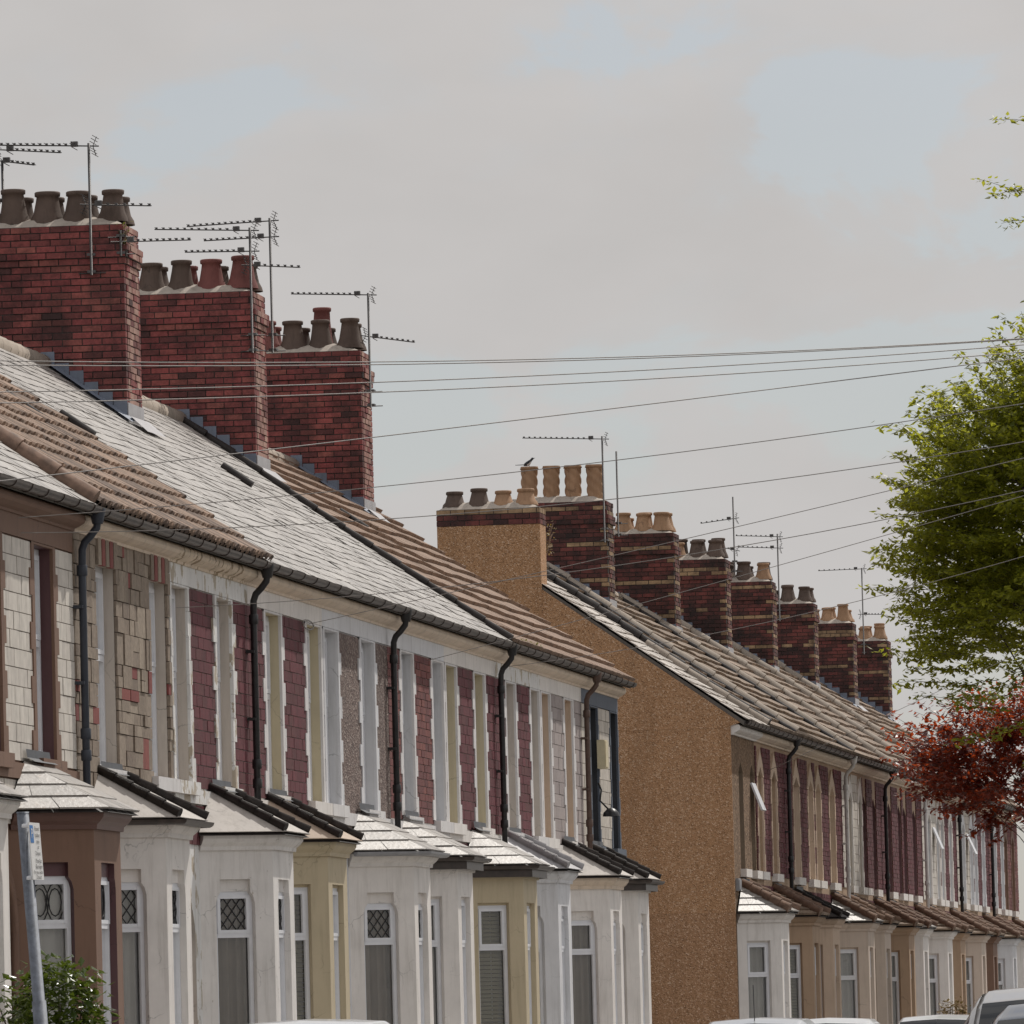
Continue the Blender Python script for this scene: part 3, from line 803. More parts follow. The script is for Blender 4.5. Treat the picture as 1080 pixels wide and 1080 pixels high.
# ------------------------------------------------------------------ near terrace
YN = [65.4, 70.0, 74.5, 79.6, 84.3, 89.3, 94.2, 98.85, 103.5, 107.9, 112.3, 116.5]
near = 'houses of the near terrace'
S_ = dict
specs = [
 S_(bc=67.2, wall=OFFWHITE, trim=WHITE, reveal=REVGREY, panel=(OLDBRICK, 'brick'), frieze=OFFWHITE, bay=OFFWHITE, roof='slate', bayroof='slate', gable=65.4, gablemat=DASHBR),
 S_(bc=72.45, wall=BROWN, trim=BROWN, reveal=MAROON, panel=(WHITEBLOCK, 'block'), frieze=BROWN, sill=BROWN, cornice=BROWN, bay=BROWN, bayrev=MAROON, baycornice=BROWNTRIM, roof='slate', bayroof='slate', frame=UPVC, arch=BROWN, curtain='oval', dp=(74.55, plain('blue grey pipe paint', (.035, .042, .058), .45)), q=(.12, .22), cap=[(74.43, .10, 0, SLOPE_L, 0)]),
 S_(wall=DASHBR, trim=REVSTONE, reveal=REVSTONE, panel=(CLADSTONE, 'ashlar'), q=(0, 0), band=False, sill=WHITE, cornice=CORNICE, bay=OFFWHITE, roof='roll', bayroof='felt', baygutter=True, lead=True, curtain='net'),
 S_(wall=PEEL, trim=PEEL, reveal=REVSTONE, panel=(REDTILE, 'tile'), frieze=PEEL, peel=True, sill=PEEL, cornice=PEELCOR, bay=PEELBAY, roof='roll', bayroof='felt', lead=True, curtain='drape', dp=(84.22, BLACKIRON)),
 S_(wall=OFFWHITE, trim=WHITE, reveal=REVCREAM, panel=(REDTILE, 'tile'), frieze=OFFWHITE, sill=OFFWHITE, bay=CREAM, roof='slate', bayroof='tan', shoulder=False, curtain='blind'),
 S_(wall=BLUEWHITE, trim=BLUEWHITE, reveal=REVGREY, panel=(DASHBR, 'dash'), frieze=BLUEWHITE, sill=WHITE, bay=OFFWHITE, roof='slate', bayroof='slate', baygutter='grey', lead=True, curtain='drape', dp=(94.15, BLACKIRON)),
 S_(wall=OFFWHITE, trim=WHITE, reveal=REVGREY, panel=(OLDBRICK, 'brick'), frieze=BLUEWHITE, sill=WHITE, bay=OFFWHITE, roof='slate', bayroof='slate', baygutter='fascia', shoulder=False),
 S_(wall=OFFWHITE, trim=WHITE, reveal=REVCREAM, panel=(REDTILE, 'tile'), frieze=OFFWHITE, sill=OFFWHITE, bay=CREAM, roof='slate', bayroof='slate', baygutter='fascia', shoulder=False, curtain='blind', dp=(103.45, BLACKIRON), cap=[(103.46, .055, 0, SLOPE_L, 2)]),
 S_(wall=PEEL, trim=WHITE, reveal=REVSTONE, panel=(REDTILE, 'tile'), frieze=PEEL, sill=WHITE, bay=BLUEWHITE, roof='flat', bayroof='lead'),
 S_(wall=OFFWHITE, trim=WHITE, reveal=PINKBUFF, panel=(MAUVEBLOCK, 'block'), frieze=OFFWHITE, sill=OFFWHITE, bay=OFFWHITE, baycornice=CORNICE, roof='flat', bayroof='felt', curtain='drape', dp=(112.26, BROWNIRON)),
 S_(wall=CREAMBLOCK, trim=SLATEBLUE, reveal=BLACKBLUE, panel=(CREAMBLOCK, 'block'), frieze=SLATEBLUE, sill=SLATEBLUE, q=(.05, .12), frame=BLACKBLUE, bay=OFFWHITE, roof='flat', bayroof='felt', baygutter='fascia', gable=116.5, gablemat=DASHBR),
]
labels = [
 'white terraced house at the near end of the row, left of the brown house',
 'dark brown terraced house with white block panels and a brown canted bay',
 'terraced house clad in buff and red random stone with plain stone coloured reveals',
 'terraced house with badly peeling white paint and maroon panels above a chipped white bay',
 'terraced house with maroon panels and yellow cream reveals, right of the peeling white house',
 'terraced house with grey brown pebbledash panels between white window surrounds',
 'terraced house with rough red brick panels, right of the pebbledash panelled house',
 'terraced house with maroon panels and a cream bay under a dark fascia',
 'terraced house with maroon strip and flaking white frieze above a bluish white bay',
 'terraced house with mauve grey block panels beside the brown downpipe',
 'end terraced house with blue grey frieze, near black reveals and an alarm box',
]
HN = []
for i, sp in enumerate(specs):
    y0, y1 = YN[i], YN[i+1]
    ax = y1 if i % 2 == 0 else y0           # houses 1|2 share a pipe, 2|3 share the mirror line
    ax = {True: y1, False: y0}[i % 2 == 0]
    HN.append(house(y0, y1, ax, sp, labels[i], 'house', near))

def pots_near(seed, tops=()):
    rs = random.Random(seed); out = []
    for r_, py in enumerate((-.2, .22)):
        for j in range(5):
            out.append((-.2-j*.385+rs.uniform(-.015, .015), py, .40+rs.uniform(-.03, .03)+(-.05 if r_ else 0), .125+rs.uniform(-.008, .01), POTRED if (rs.random() < .18) else POT, 'roll'))
    return out
# the stacks stand over the party lines that carry the downpipes
chN = {}
for k, (hi, yc, zt) in enumerate(((2, 75.0, 10.84), (4, 84.6, 10.84), (5, 94.95, 10.85), (7, 104.2, 10.86), (9, 113.35, 10.82))):
    chN[k] = chimney(HN[hi][0], yc, 1.0, 2.05, -3.0, zt, True, pots_near(20+k)+([(-.62, .02, .60, .115, POTRED, 'roll'), (-1.6, .02, .58, .115, POTRED, 'roll')] if k == 4 else []))
# crown pot and wire cage on the third red stack
c3 = chN[4]

# loose vent tiles on the slates
for hi, px, py in ((4, 20, 433), (4, 78, 452), (6, 247, 506), (9, 370, 552)):
    d = M3 @ Vector((px-540.0, 540.0-py, -F)); nrm = _NR; t = (Vector((ROOF_E.x, 0, ROOF_E.z))-CAM).dot(nrm)/d.dot(nrm); p = CAM+d*t
    s_ = (p.x-ROOF_E.x)/_S.x; v = MB(); v.tube([RP(p.y, s_-.22, .035), RP(p.y, s_+.22, .035)], .055, 12); v.build('vent_tile', HIPBLACK, HN[hi][1])

# fittings on the end house
def part_box(root, name, fr, u0, u1, d0, d1, z0, z1, m):
    b = MB(); b.fbox(fr, u0, u1, d0, d1, z0, z1); b.fbox(fr, u0+.02, u1-.02, d1, d1+.012, z0+.02, z1-.02); return b.build(name, m, root)
FR = Frame((0, 0, 0), (0, 1))
end = HN[10][0]
ya = (YN[10]+YN[11])/2-.25
part_box(end, 'alarm_box', FR, ya-.17, ya+.17, .02, .13, 4.95, 5.35, plain('cream box plastic', (.62, .54, .36), .5))
wl = MB(); wl.tube([(.03, ya-.2, 4.75), (.07, ya-.2, 4.65), (.05, ya-.2, 4.5), (.18, ya-.2, 4.36)], .014, 6); wl.lathe((.2, ya-.2, 4.28), [(.12, 0), (.11, .05), (.06, .10), (.01, .12)], 12)
wl.build('wall_lamp', BLACKIRON, end)

# ------------------------------------------------------------------ far terrace
YF = [132.0, 135.6, 140.3, 145.6, 151.0, 155.1, 159.3, 164.0, 168.7, 173.2, 177.7, 182.3, 187.0, 191.6, 196.2]
fargrp = 'houses of the far terrace'
base = S_(far=True, bz=3.14, roof='far', point=1, panel=(REDTILE, 'brick'), wall=BUFF, trim=PINKBUFF, reveal=PINKBUFF, sill=OFFWHITE, frieze=None, band=False, cornice=CORNICE, bay=BUFF, bayroof='tile', shoulder=False, gutter=GUTTER, q=(.07, .16))
def fs(**k): d = dict(base); d.update(k); return d
fspecs = [
 fs(wall=DASHFAR, reveal=BROWNREV, trim=DASHFAR, panel=(None, None), q=(0, 0), point=1, roof='old', bay=OFFWHITE, bayroof='tilepale', gable=132.0, cornice=OFFWHITE, cap=[(135.6, .10, 0, SLOPE_L, 2), (135.4, .08, 0, 2.4, 1)]),
 fs(reveal=BUFF, bayroof='tile', bay=BUFF, curtain='blind', dp=(140.3, BLACKIRON), cap=[(140.2, .12, 0, SLOPE_L, 1), (139.95, .06, 0, SLOPE_L, 2)]),
 fs(bay=PINKBUFF, bayroof='black'),
 fs(bay=PALEPINK, bayroof='tilepale', dp=(150.95, WHITE), cap=[(150.9, .12, 0, SLOPE_L, 1), (150.6, .06, 0, SLOPE_L, 2)]),
 fs(bay=PALEPINK, trim=OFFWHITE, reveal=REVSTONE, panel=(WHITEBLOCK, 'block')),
 fs(bay=BUFF, reveal=MAROON, trim=OFFWHITE, q=(0, 0), dp=(159.25, BLACKIRON), cap=[(159.2, .11, 0, SLOPE_L, 1)]),
 fs(bay=OFFWHITE, reveal=MAROON, trim=OFFWHITE, q=(0, 0), bayroof='tilepale'),
 fs(bay=OFFWHITE, reveal=MAROON, trim=REDTILE, q=(0, 0), dp=(168.65, WHITE), cap=[(168.6, .11, 0, SLOPE_L, 1)]),
 fs(bay=BUFF, trim=OFFWHITE, reveal=REVGREY, panel=(WHITEBLOCK, 'block')),
 fs(bay=PALEPINK, trim=OFFWHITE, reveal=REVGREY, dp=(177.65, BLACKIRON), cap=[(177.6, .11, 0, SLOPE_L, 1)]),
 fs(bay=BROWN, trim=BLUEWHITE, reveal=BLUEWHITE, panel=(CREAMBLOCK, 'block')),
 fs(bay=BLUEWHITE, trim=BLUEWHITE, reveal=BLUEWHITE, dp=(186.95, BLACKIRON)),
 fs(bay=OFFWHITE, trim=BLUEWHITE, reveal=BLUEWHITE, panel=(OLDBRICK, 'brick')),
 fs(bay=OFFWHITE, trim=BROWN, reveal=BROWN, panel=(OLDBRICK, 'brick'), gable=196.2),
]
flab = [
 'far terraced house with the big tan pebbledash gable and plain brown front',
 'far terraced house with buff window surrounds, between the brown front and its black downpipe',
 'far house with pointed stone window heads, just right of the first black downpipe',
 'far terraced house with pointed window heads, just left of the white downpipe',
 'far terraced house with white block front, just right of the first white downpipe',
 'far house with deep maroon reveals and buff bay, left of the second black downpipe',
 'far house with maroon reveals under white heads, right of the second black downpipe',
 'far terraced house with all maroon front, beside the red leaved tree',
 'far terraced house with white front below the red leaves, buff bay',
 'far house with white window surrounds and pale pink bay, left of a downpipe',
 'far terraced house with pale blue window surrounds above a brown bay',
 'far terraced house with pale blue window surrounds and bluish white bay',
 'far terraced house of brown brick with pale blue surrounds at the right edge',
 'last far terraced house with brown surrounds, closing the row behind the tree',
]
HF = []
for i, sp in enumerate(fspecs):
    y0, y1 = YF[i], YF[i+1]
    ax = y1 if i % 2 == 0 else y0
    HF.append(house(y0, y1, ax, sp, flab[i], 'house', fargrp))

def pots_far(k, tall=False):
    rs = random.Random(70+k); out = []
    if tall:
        for j in range(4): out.append((-.24-j*.385, -.12, .60, .15, POTBUFF, 'twist'))
        return out
    for r_, py in enumerate((-.2, .2)):
        for j in range(4): out.append((-.22-j*.37+rs.uniform(-.02, .02), py, .33+rs.uniform(-.06, .07), .12+rs.uniform(-.01, .012), POTBUFF if (k in (2, 6, 7) or rs.random() < .2) else POT, 'roll'))
    return out
p1 = [(-.25, -.1, .27, .125, POTBUFF, 'roll'), (-.62, -.1, .25, .12, POTBUFF, 'roll'), (-1.02, -.1, .30, .125, POT, 'roll'), (-1.42, -.1, .26, .125, POT, 'roll')]
chF = [chimney(HF[0][0], 132.315, .72, 1.68, -3.0, 9.78, False, p1, True)]
for k, (hi, yc, zt, ln) in enumerate(((2, 141.3, 10.42, 1.9), (4, 151.5, 10.45, 1.9), (6, 160.5, 10.45, 1.9), (8, 169.5, 10.47, 1.9), (10, 178.5, 10.45, 1.9), (12, 187.8, 10.45, 1.9), (13, 197.0, 10.45, 1.9))):
    chF.append(chimney(HF[hi][0], yc, .95, ln, -2.96, zt, False, pots_far(k+1, k == 0), False, k))
part_box(HF[0][0], 'wall_plate', FR, 132.12, 132.5, .002, .05, 3.5, 3.7, GREYIRON)  # plain grey plate on the wall, without lettering
# top-hung windows left open
for (hi, ya, z0, dx) in ((0, 135.1, 4.85, .17), (10, 180.6, 4.95, .2), (8, 171.6, 4.9, .18)):
    o = MB(); 
    o.hexa([(.0, ya-.3, z0+.45), (dx, ya-.3, z0), (dx, ya+.3, z0), (.0, ya+.3, z0+.45), (.03, ya-.3, z0+.46), (dx+.03, ya-.3, z0+.012), (dx+.03, ya+.3, z0+.012), (.03, ya+.3, z0+.46)])
    o.build('open_sash', UPVC, HF[hi][0])

# ------------------------------------------------------------------ aerials
def yagi(mb, p, dx, dy, dz, L, el=.17, n=9, refl=True):
    p = Vector(p); d = Vector((dx, dy, dz)).normalized(); side = d.cross(Vector((0, 0, 1))).normalized(); up = side.cross(d)
    q = p+d*L; mb.tube([p-d*.12, q], .0085, 6, 0)
    for i in range(n):
        c = p+d*(L*(.16+.82*i/(n-1))); e = el*(1-.25*i/n)
        mb.tube([c-side*e+up*.012, c+side*e+up*.012], .0045, 5, 0); mb.box(c.x-.014, c.x+.014, c.y-.014, c.y+.014, c.z-.006, c.z+.026)
    c = p+d*(L*.14)
    mb.box(c.x-.04, c.x+.04, c.y-.03, c.y+.03, c.z-.01, c.z+.05)       # the dipole box
    for k in (-1, 1): mb.tube([c-side*el*1.1+up*.03*k, c+side*el*1.1+up*.03*k], .005, 5, 0)
    if refl:
        c = p-d*.05
        for k in (-1, 1):
            for j in range(3): mb.tube([c-side*el*1.2+up*.035*k*(j+1)-d*.014*j, c+side*el*1.2+up*.035*k*(j+1)-d*.014*j], .0045, 5, 0)
            mb.tube([c, c+up*.11*k-d*.04], .005, 5, 0)
def aerial(px, y, ytop, ybot, booms, label, grp='television aerials on the chimney stacks', foot=True):
    a, b = at(px, ytop, y=y), at(px+.026*(ybot-ytop), ybot, y=y)
    a.x = b.x
    root = thing('tv_aerial', b, label, 'aerial', grp)
    m = MB(); m.tube([b, a], .016, 8)
    m.build('mast', ALU, root)
    for t in (.05, .45):
        br = MB(); z = b.z+t*.5; br.box(b.x-.05, b.x+.05, b.y-.01, b.y+.16, z, z+.03); br.tube([(b.x-.16, b.y+.05, z), (b.x+.16, b.y+.05, z)], .008, 6)
        br.build('bracket', ALU, root)
    for (py, pxe, pye, n, refl) in booms:
        p = at(px, py, y=y); p.x = b.x; q = at(pxe, pye, y=y); d = q-p
        bm = MB(); yagi(bm, p, d.x, d.y, d.z, d.length, .17, n, refl); bm.build('antenna', ALU, root)
    return root
ych = lambda yc, t: yc-t/2-.06
aerial(93, ych(94.95, 1.0), 151, 290, [(154, -14, 153, 14, True), (216, 159, 217, 7, True)], 'tall aerial clamped to the face of the nearest red chimney, boom pointing left')
aerial(2, 95.2, 169, 232, [(170, 36, 174, 6, True), (158, 64, 161, 9, True)], 'short aerial behind the pots at the left edge of the photo')
aerial(127, 94.4, 243, 270, [(255, 201, 253, 10, False)], 'low aerial on the corner of the nearest red chimney, boom pointing right')
aerial(263, ych(104.2, 1.0), 240, 372, [(243, 163, 242, 12, True), (265, 195, 266, 10, True), (280, 316, 282, 7, True)], 'aerial with three booms on the face of the middle red chimney')
aerial(284, 104.8, 230, 372, [(233, 197, 239, 12, True), (250, 215, 254, 10, True)], 'aerial on a tall mast at the back of the middle red chimney')
aerial(388, ych(113.35, 1.0), 309, 430, [(311, 307, 310, 12, True), (355, 437, 361, 8, True)], 'aerial on the third red chimney with long left boom')
aerial(635, ych(141.3, .95), 460, 572, [(463, 551, 462, 13, True)], 'aerial beside the twisted buff pots, boom pointing left')
aerial(650, 141.9, 476, 566, [], 'bare pole without antennas beside the twisted pots')
aerial(773, ych(169.5, .95), 524, 604, [(547, 739, 552, 6, True), (580, 760, 577, 4, True)], 'aerial behind the two black pots with a dark box')
aerial(820, ych(178.5, .95), 563, 655, [(566, 776, 565, 8, True), (578, 778, 577, 8, True)], 'aerial with two level booms standing over the far stack right of the black pots')
aerial(909, ych(197.0, .95), 599, 690, [(600, 863, 602, 8, True), (648, 930, 648, 6, True)], 'aerial on the last stack visible left of the green tree')

# ------------------------------------------------------------------ bird, weeds
def bird(p):
    b = MB(); ax = Vector((1, 0, .35)).normalized(); up = Vector((-.33, 0, .94)); sd = Vector((0, 1, 0)); n = 10; rings = []
    prof = [(-.13, .012, -.01), (-.10, .035, 0), (-.04, .058, 0), (.03, .062, .01), (.08, .045, .035), (.11, .034, .06), (.14, .036, .075), (.165, .028, .08), (.185, .012, .075), (.22, .003, .07)]
    vs = []; 
    for (t, r, u) in prof:
        for k in range(n):
            q = 6.2832*k/n; vs.append(p+(ax*t+up*(u+r*math.cos(q)+.1)+sd*(r*.85*math.sin(q)))*.66)
    fsx = [(i*n+k, i*n+(k+1) % n, (i+1)*n+(k+1) % n, (i+1)*n+k) for i in range(len(prof)-1) for k in range(n)]
    b.add(vs, fsx, 0, True)
    for i, (f0) in enumerate(fsx):
        ri = i//n; k = i % n
        if ri in (2, 3) and k in (3, 4, 5, 6): b.m[i] = 1
    t0 = p+(ax*-.12+up*.1)*.66
    b.hexa([t0+sd*-.02, t0+sd*.02, t0+Vector((-.15, .01, .0)), t0+Vector((-.15, -.01, .0)), t0+sd*-.02+up*.012, t0+sd*.02+up*.012, t0+Vector((-.15, .01, .008)), t0+Vector((-.15, -.01, .008))], 0)
    for k in (-1, 1): b.tube([p+sd*.02*k+up*.045, p+sd*.022*k+Vector((.0, 0, .0))], .004, 5, 0)
    o = b.build('bird', [plain('black feathers', (.015, .015, .02), .5), plain('white feathers', (.7, .7, .7), .7)], None, p)
    return tag(o, 'black and white bird perched on the leftmost twisted chimney pot', 'bird')
tp = 10.42+.05+.60
bird(Vector((-2.96-.24-3*.385+.02, 141.3-.12, tp)))

def leaf_cloud(mb, pts, size, up=.3, mi=0, rs=random):
    for p in pts:
        a = rs.uniform(0, 6.283); e = rs.uniform(-.9, .5); L = size*rs.uniform(.65, 1.25); w = L*rs.uniform(.42, .6)
        d = Vector((math.cos(a)*math.cos(e), math.sin(a)*math.cos(e), math.sin(e))); sd = d.cross(Vector((rs.uniform(-.5, .5), rs.uniform(-.5, .5), 1))).normalized()
        nrm = d.cross(sd)
        q = p+d*L
        mb.add([p, p+d*L*.42+sd*w*.5+nrm*w*.12, q, p+d*L*.42-sd*w*.5+nrm*w*.12], [(0, 1, 2), (0, 2, 3)], mi)
def weed(p, r, h, n, m, label, name='weed', size=.06):
    b = MB(); rs = random.Random(n)
    root = thing(name, p, label, 'plant')
    for i in range(max(5, n//14)):
        a = rs.uniform(0, 6.283); q = p+Vector((math.cos(a)*r*rs.random(), math.sin(a)*r*rs.random(), h*rs.uniform(.5, 1)))
        b.tube([p, p.lerp(q, .5)+Vector((0, 0, h*.1)), q], .005, 4)
    b.build('stem', HIPBROWN, root)
    c = MB(); leaf_cloud(c, [p+Vector((rs.gauss(0, r*.5), rs.gauss(0, r*.5), h*rs.random())) for _ in range(n)], size, rs=rs)
    c.build('leaves', m, root); return root
BUDD = leaf_mat('dry tan leaves', (.20, .13, .06), (.34, .24, .10), (.25, .18, .05), .3)
weed(Vector((-4.4, 113.1, 10.88)), .16, .34, 130, MOSS, 'yellow green weed growing among the pots of the third red chimney')
weed(at(577, 585, y=133.0), .14, .55, 130, BUDD, 'dry weed hanging from the joint of the tan rendered stack')
weed(at(131, 258, y=94.42), .07, .28, 40, MOSS, 'small yellow weed on the corner of the nearest red chimney', size=.05)
weed(at(886, 676, y=196.9), .2, .5, 110, MOSS, 'green weed on top of the last stack left of the tree')
mo = MB(); rs_ = random.Random(4)
leaf_cloud(mo, [Vector((.24+rs_.gauss(0, .02), rs_.uniform(104.3, 106.0), 6.27+rs_.uniform(0, .06))) for _ in range(160)], .05, rs=rs_)
mo = mo.build('moss_tuft', MOSS, None, (.25, 105, 6.25)); tag(mo, 'yellow moss growing in the gutter under the brown tiled roof', 'moss')

# ------------------------------------------------------------------ trees and shrubs
def tree(name, base, trunk_h, centre, radii, ntwig, leafn, size, lm, bark, label, seed, tw_len=(.6, 1.2), droop=.25, flat=0.0, extra=(), lim=1.0, ups=()):
    rs = random.Random(seed); root = thing(name, base, label, 'tree'); base = Vector(base); centre = Vector(centre)
    tk = MB(); top = Vector((centre.x, centre.y, centre.z+radii[2]*.55))
    fork = Vector((base.x, base.y, trunk_h))
    tk.tube([base, base.lerp(fork, .5)+Vector((.05, 0, 0)), fork, fork.lerp(top, .5)+Vector((.1, .05, 0)), top], [.19, .15, .13, .08, .02], 10)
    limbs = []
    for i in range(26):
        a = rs.uniform(0, 6.283); e = rs.uniform(-.5, .9); d = Vector((math.cos(a)*math.cos(e)*radii[0], math.sin(a)*math.cos(e)*radii[1], math.sin(e)*radii[2]))
        st = fork.lerp(top, rs.uniform(0, .8)); en = centre+d*rs.uniform(.6, .85)
        if en.z < st.z-.3: en.z = st.z-.3*rs.random()
        mid = st.lerp(en, .5)+Vector((0, 0, .25)); limbs.append((st, mid, en))
        tk.tube([st, mid, en], [.035*lim, .022*lim, .008*lim], 6)
    for u in ups: tk.tube(u, [.045-.04*i/(len(u)-1) for i in range(len(u))], 6)
    tk.build('trunk', bark, root)
    cr = MB()
    def twig(p, d, L, n):
        d = d.normalized(); prev = p; path = [p]
        for k in range(4):
            d = (d+Vector((rs.gauss(0, .13), rs.gauss(0, .13), rs.gauss(0, .08)-droop*.12*k))).normalized(); prev = prev+d*(L/4); path.append(prev)
        cr.tube(path, [.008, .006, .005, .004, .003], 3, 1, False)
        pts = []
        for k in range(n):
            t = (k+rs.random())/n*4; i = min(3, int(t)); q = path[i].lerp(path[i+1], t-i); pts.append(q+Vector((rs.gauss(0, .05), rs.gauss(0, .05), rs.gauss(0, .04))))
        leaf_cloud(cr, pts, size, rs=rs)
    for i in range(ntwig):
        while True:
            v = Vector((rs.gauss(0, 1), rs.gauss(0, 1), rs.gauss(0, 1))).normalized()
            if v.z > -.55 or rs.random() > flat: break
        rr = rs.uniform(.25, 1)**.5*.95; lump = 1+.13*math.sin(v.x*5+seed)*math.cos(v.z*6+seed*2)+.08*math.sin(v.y*9)
        p = centre+Vector((v.x*radii[0], v.y*radii[1], v.z*radii[2]))*rr*lump
        if flat and p.z < centre.z-radii[2]*.9: p.z = centre.z-radii[2]*.9+rs.random()*.3
        d = Vector((v.x, v.y, v.z*.5+.35)); twig(p, d, rs.uniform(*tw_len), leafn)
    for (p, d, L, n) in extra: twig(Vector(p), Vector(d), L, n)
    cr.build('crown', [lm, bark], root); return root
BARK = paint('grey brown bark', (.10, .08, .065), .3, .5, .9, grain=.9)
GREEN = leaf_mat('fresh green leaves', (.075, .10, .012), (.16, .175, .022), (.54, .55, .05), .5, .4)
RED = leaf_mat('dark red leaves', (.03, .009, .010), (.085, .020, .013), (.78, .12, .022), .31, .4)
yT = 146.0
ex = []
for (px, py, dx, dz, L) in ((1090, 128, -1, .15, .7), (1088, 205, -1, .35, 1.05), (1075, 200, -.7, -.1, .5), (1085, 232, -1, 0.0, .5)):
    q = at(px, py, y=yT); ex.append((q, (dx, .1, dz), L, 40))
cg = at(1158, 588, y=yT)
lead = [at(1166, 470, y=yT), at(1172, 330, y=yT), at(1160, 215, y=yT), at(1150, 120, y=yT)]
rsx = random.Random(77); up_limbs = [lead]
for (q, d, L, n) in ex: up_limbs.append([lead[2] if q.z < lead[2].z+.8 else lead[3], q.lerp(lead[2], .5)+Vector((0, 0, .1)), q])
for i in range(90):
    a = rsx.uniform(0, 3); k = min(2, int(a)); p = lead[k].lerp(lead[k+1], a-k)
    e = Vector((rsx.uniform(-.55, 1.1), rsx.uniform(-.9, .9), rsx.uniform(-.3, .5))); ex.append((p+e*.35, (e.x, e.y, e.z+.2), rsx.uniform(.5, .9) if e.x > -.1 else .4, 46))
tree('street_tree', (cg.x-.1, yT, 0), 4.6, cg, (3.25, 3.1, 3.85), 2000, 66, .14, GREEN, BARK, 'tall green leafy street tree at the right edge of the photo', 5, (.6, 1.25), .25, .9, ex, 1.0, up_limbs)
cr_ = at(1084, 814, y=156)
tree('red_leaved_tree', (cr_.x+1.3, 156, 0), 2.6, cr_, (2.0, 1.7, 1.15), 470, 46, .14, RED, BARK, 'small tree with dark red leaves in front of the far houses', 8, (.6, 1.3), .4, .6, lim=.4)

def shrub(name, c, r, n, size, lm, label, seed, stems=14):
    rs = random.Random(seed); root = thing(name, (c[0], c[1], 0), label, 'shrub'); st = MB(); lf = MB(); pts = []
    for i in range(n):
        v = Vector((rs.gauss(0, 1), rs.gauss(0, 1), rs.gauss(0, 1))).normalized()*rs.uniform(.3, 1)**.5
        lump = 1+.2*math.sin(v.x*6+seed)*math.cos(v.y*7)
        pts.append(Vector((c[0]+v.x*r[0]*lump, c[1]+v.y*r[1]*lump, c[2]+v.z*r[2]*lump)))
    leaf_cloud(lf, pts, size, rs=rs)
    for i in range(stems):
        q = pts[rs.randrange(len(pts))]; st.tube([(c[0], c[1], 0), Vector((c[0], c[1], 0)).lerp(q, .6)+Vector((0, 0, .15)), q], [.02, .012, .004], 5)
    st.build('stem', BARK, root); lf.build('leaves', lm, root); return root
GLOSSY = leaf_mat('glossy evergreen leaves', (.035, .060, .012), (.10, .13, .02), (.16, .22, .02), .25, .22)
cs = at(58, 1068, y=66.5)
shrub('shrub', (cs.x, 66.5, cs.z), (.42, .55, .47), 1900, .10, GLOSSY, 'glossy green shrub in front of the brown bay, behind the sign post', 3)
cs2 = at(1006, 1066, y=150)
shrub('shrub', (cs2.x, 150, cs2.z-.1), (.3, .35, .35), 420, .10, BUDD, 'dry tan shrub standing in front of the far bays by the cars', 6, 30)

# ------------------------------------------------------------------ pole, wires, sign
POLE = at(1950, 262, y=68.0)
pr = thing('telegraph_pole', (POLE.x, POLE.y, 0), 'wooden telegraph pole on the right pavement carrying all the phone wires', 'pole')
pm = MB(); pm.tube([(POLE.x, POLE.y, 0), (POLE.x, POLE.y, POLE.z+.5)], [.14, .10], 12); pm.build('shaft', BARK, pr)
pm = MB(); pm.tube([(POLE.x-.2, POLE.y, POLE.z), (POLE.x+.2, POLE.y, POLE.z)], .03, 8); pm.lathe((POLE.x, POLE.y, POLE.z-.02), [(.14, 0), (.2, .02), (.2, .06), (.14, .08)], 16); pm.build('ring_bracket', GALV, pr)
WIRE = plain('black phone cable', (.25, .23, .215), .6)
def wire(a, mid, label, r=.0038):
    """hangs from the pole to the point a; sag is set so it passes the height of mid"""
    a = Vector(a); b = POLE.copy()
    best = (9e9, 0)
    for i in range(-60, 401):
        sag = i*.01; er = 0
        for (mx, my) in mid:
            # find t whose pixel column is mx
            lo, hi = 0.0, 1.0
            for _ in range(24):
                t = (lo+hi)/2; p = a.lerp(b, t); p.z -= sag*4*t*(1-t)
                if project(p)[0] < mx: lo = t
                else: hi = t
            er += abs(project(p)[1]-my)
        if er < best[0]: best = (er, sag)
    sag = max(.05, best[1]); path = []
    for i in range(41):
        t = i/40; p = a.lerp(b, t); p.z -= sag*4*t*(1-t); path.append(p)
    m = MB(); m.tube(path, r, 5)
    o = m.build('phone_wire', WIRE, None, a); return tag(o, label, 'wire', 'phone wires fanning out from the pole')
M3T = M3.transposed()
def project(p):
    c = M3T @ (Vector(p)-CAM)
    return (540+F*c.x/-c.z, 540-F*c.y/-c.z)
# a second pole stands on the near left pavement, out of the frame; the highest wires end on it
LP = at(-330, 372, y=50.0)
lp = thing('telegraph_pole', (LP.x, LP.y, 0), 'wooden telegraph pole on the near left pavement', 'pole')
pm = MB(); pm.tube([(LP.x, LP.y, 0), (LP.x, LP.y, LP.z+.5)], [.13, .10], 12); pm.build('shaft', BARK, lp)
wire(at(-330, 372, y=50), [(270, 381), (760, 373)], 'highest wire crossing the three red chimneys')
wire(at(-330, 378, y=50.1), [(270, 385), (760, 376)], 'wire just under the highest one across the red chimneys')
wire(at(-330, 416, y=50), [(270, 412), (760, 386)], 'wire of the second pair across the red chimneys, upper one')
wire(at(-330, 428, y=50), [(270, 421), (700, 398)], 'wire of the second pair across the red chimneys, lower one')
wire(at(-330, 545, y=50), [(270, 457), (620, 417)], 'wire slanting up past the foot of the middle red chimney')
wire(at(20, 546, x=.12), [(270, 530), (547, 498), (800, 462)], 'wire tied to the brown house and passing over the pale slates')
wire(at(22, 562, x=.06), [(425, 551), (640, 527), (880, 488)], 'wire tied beside the window of the brown house')
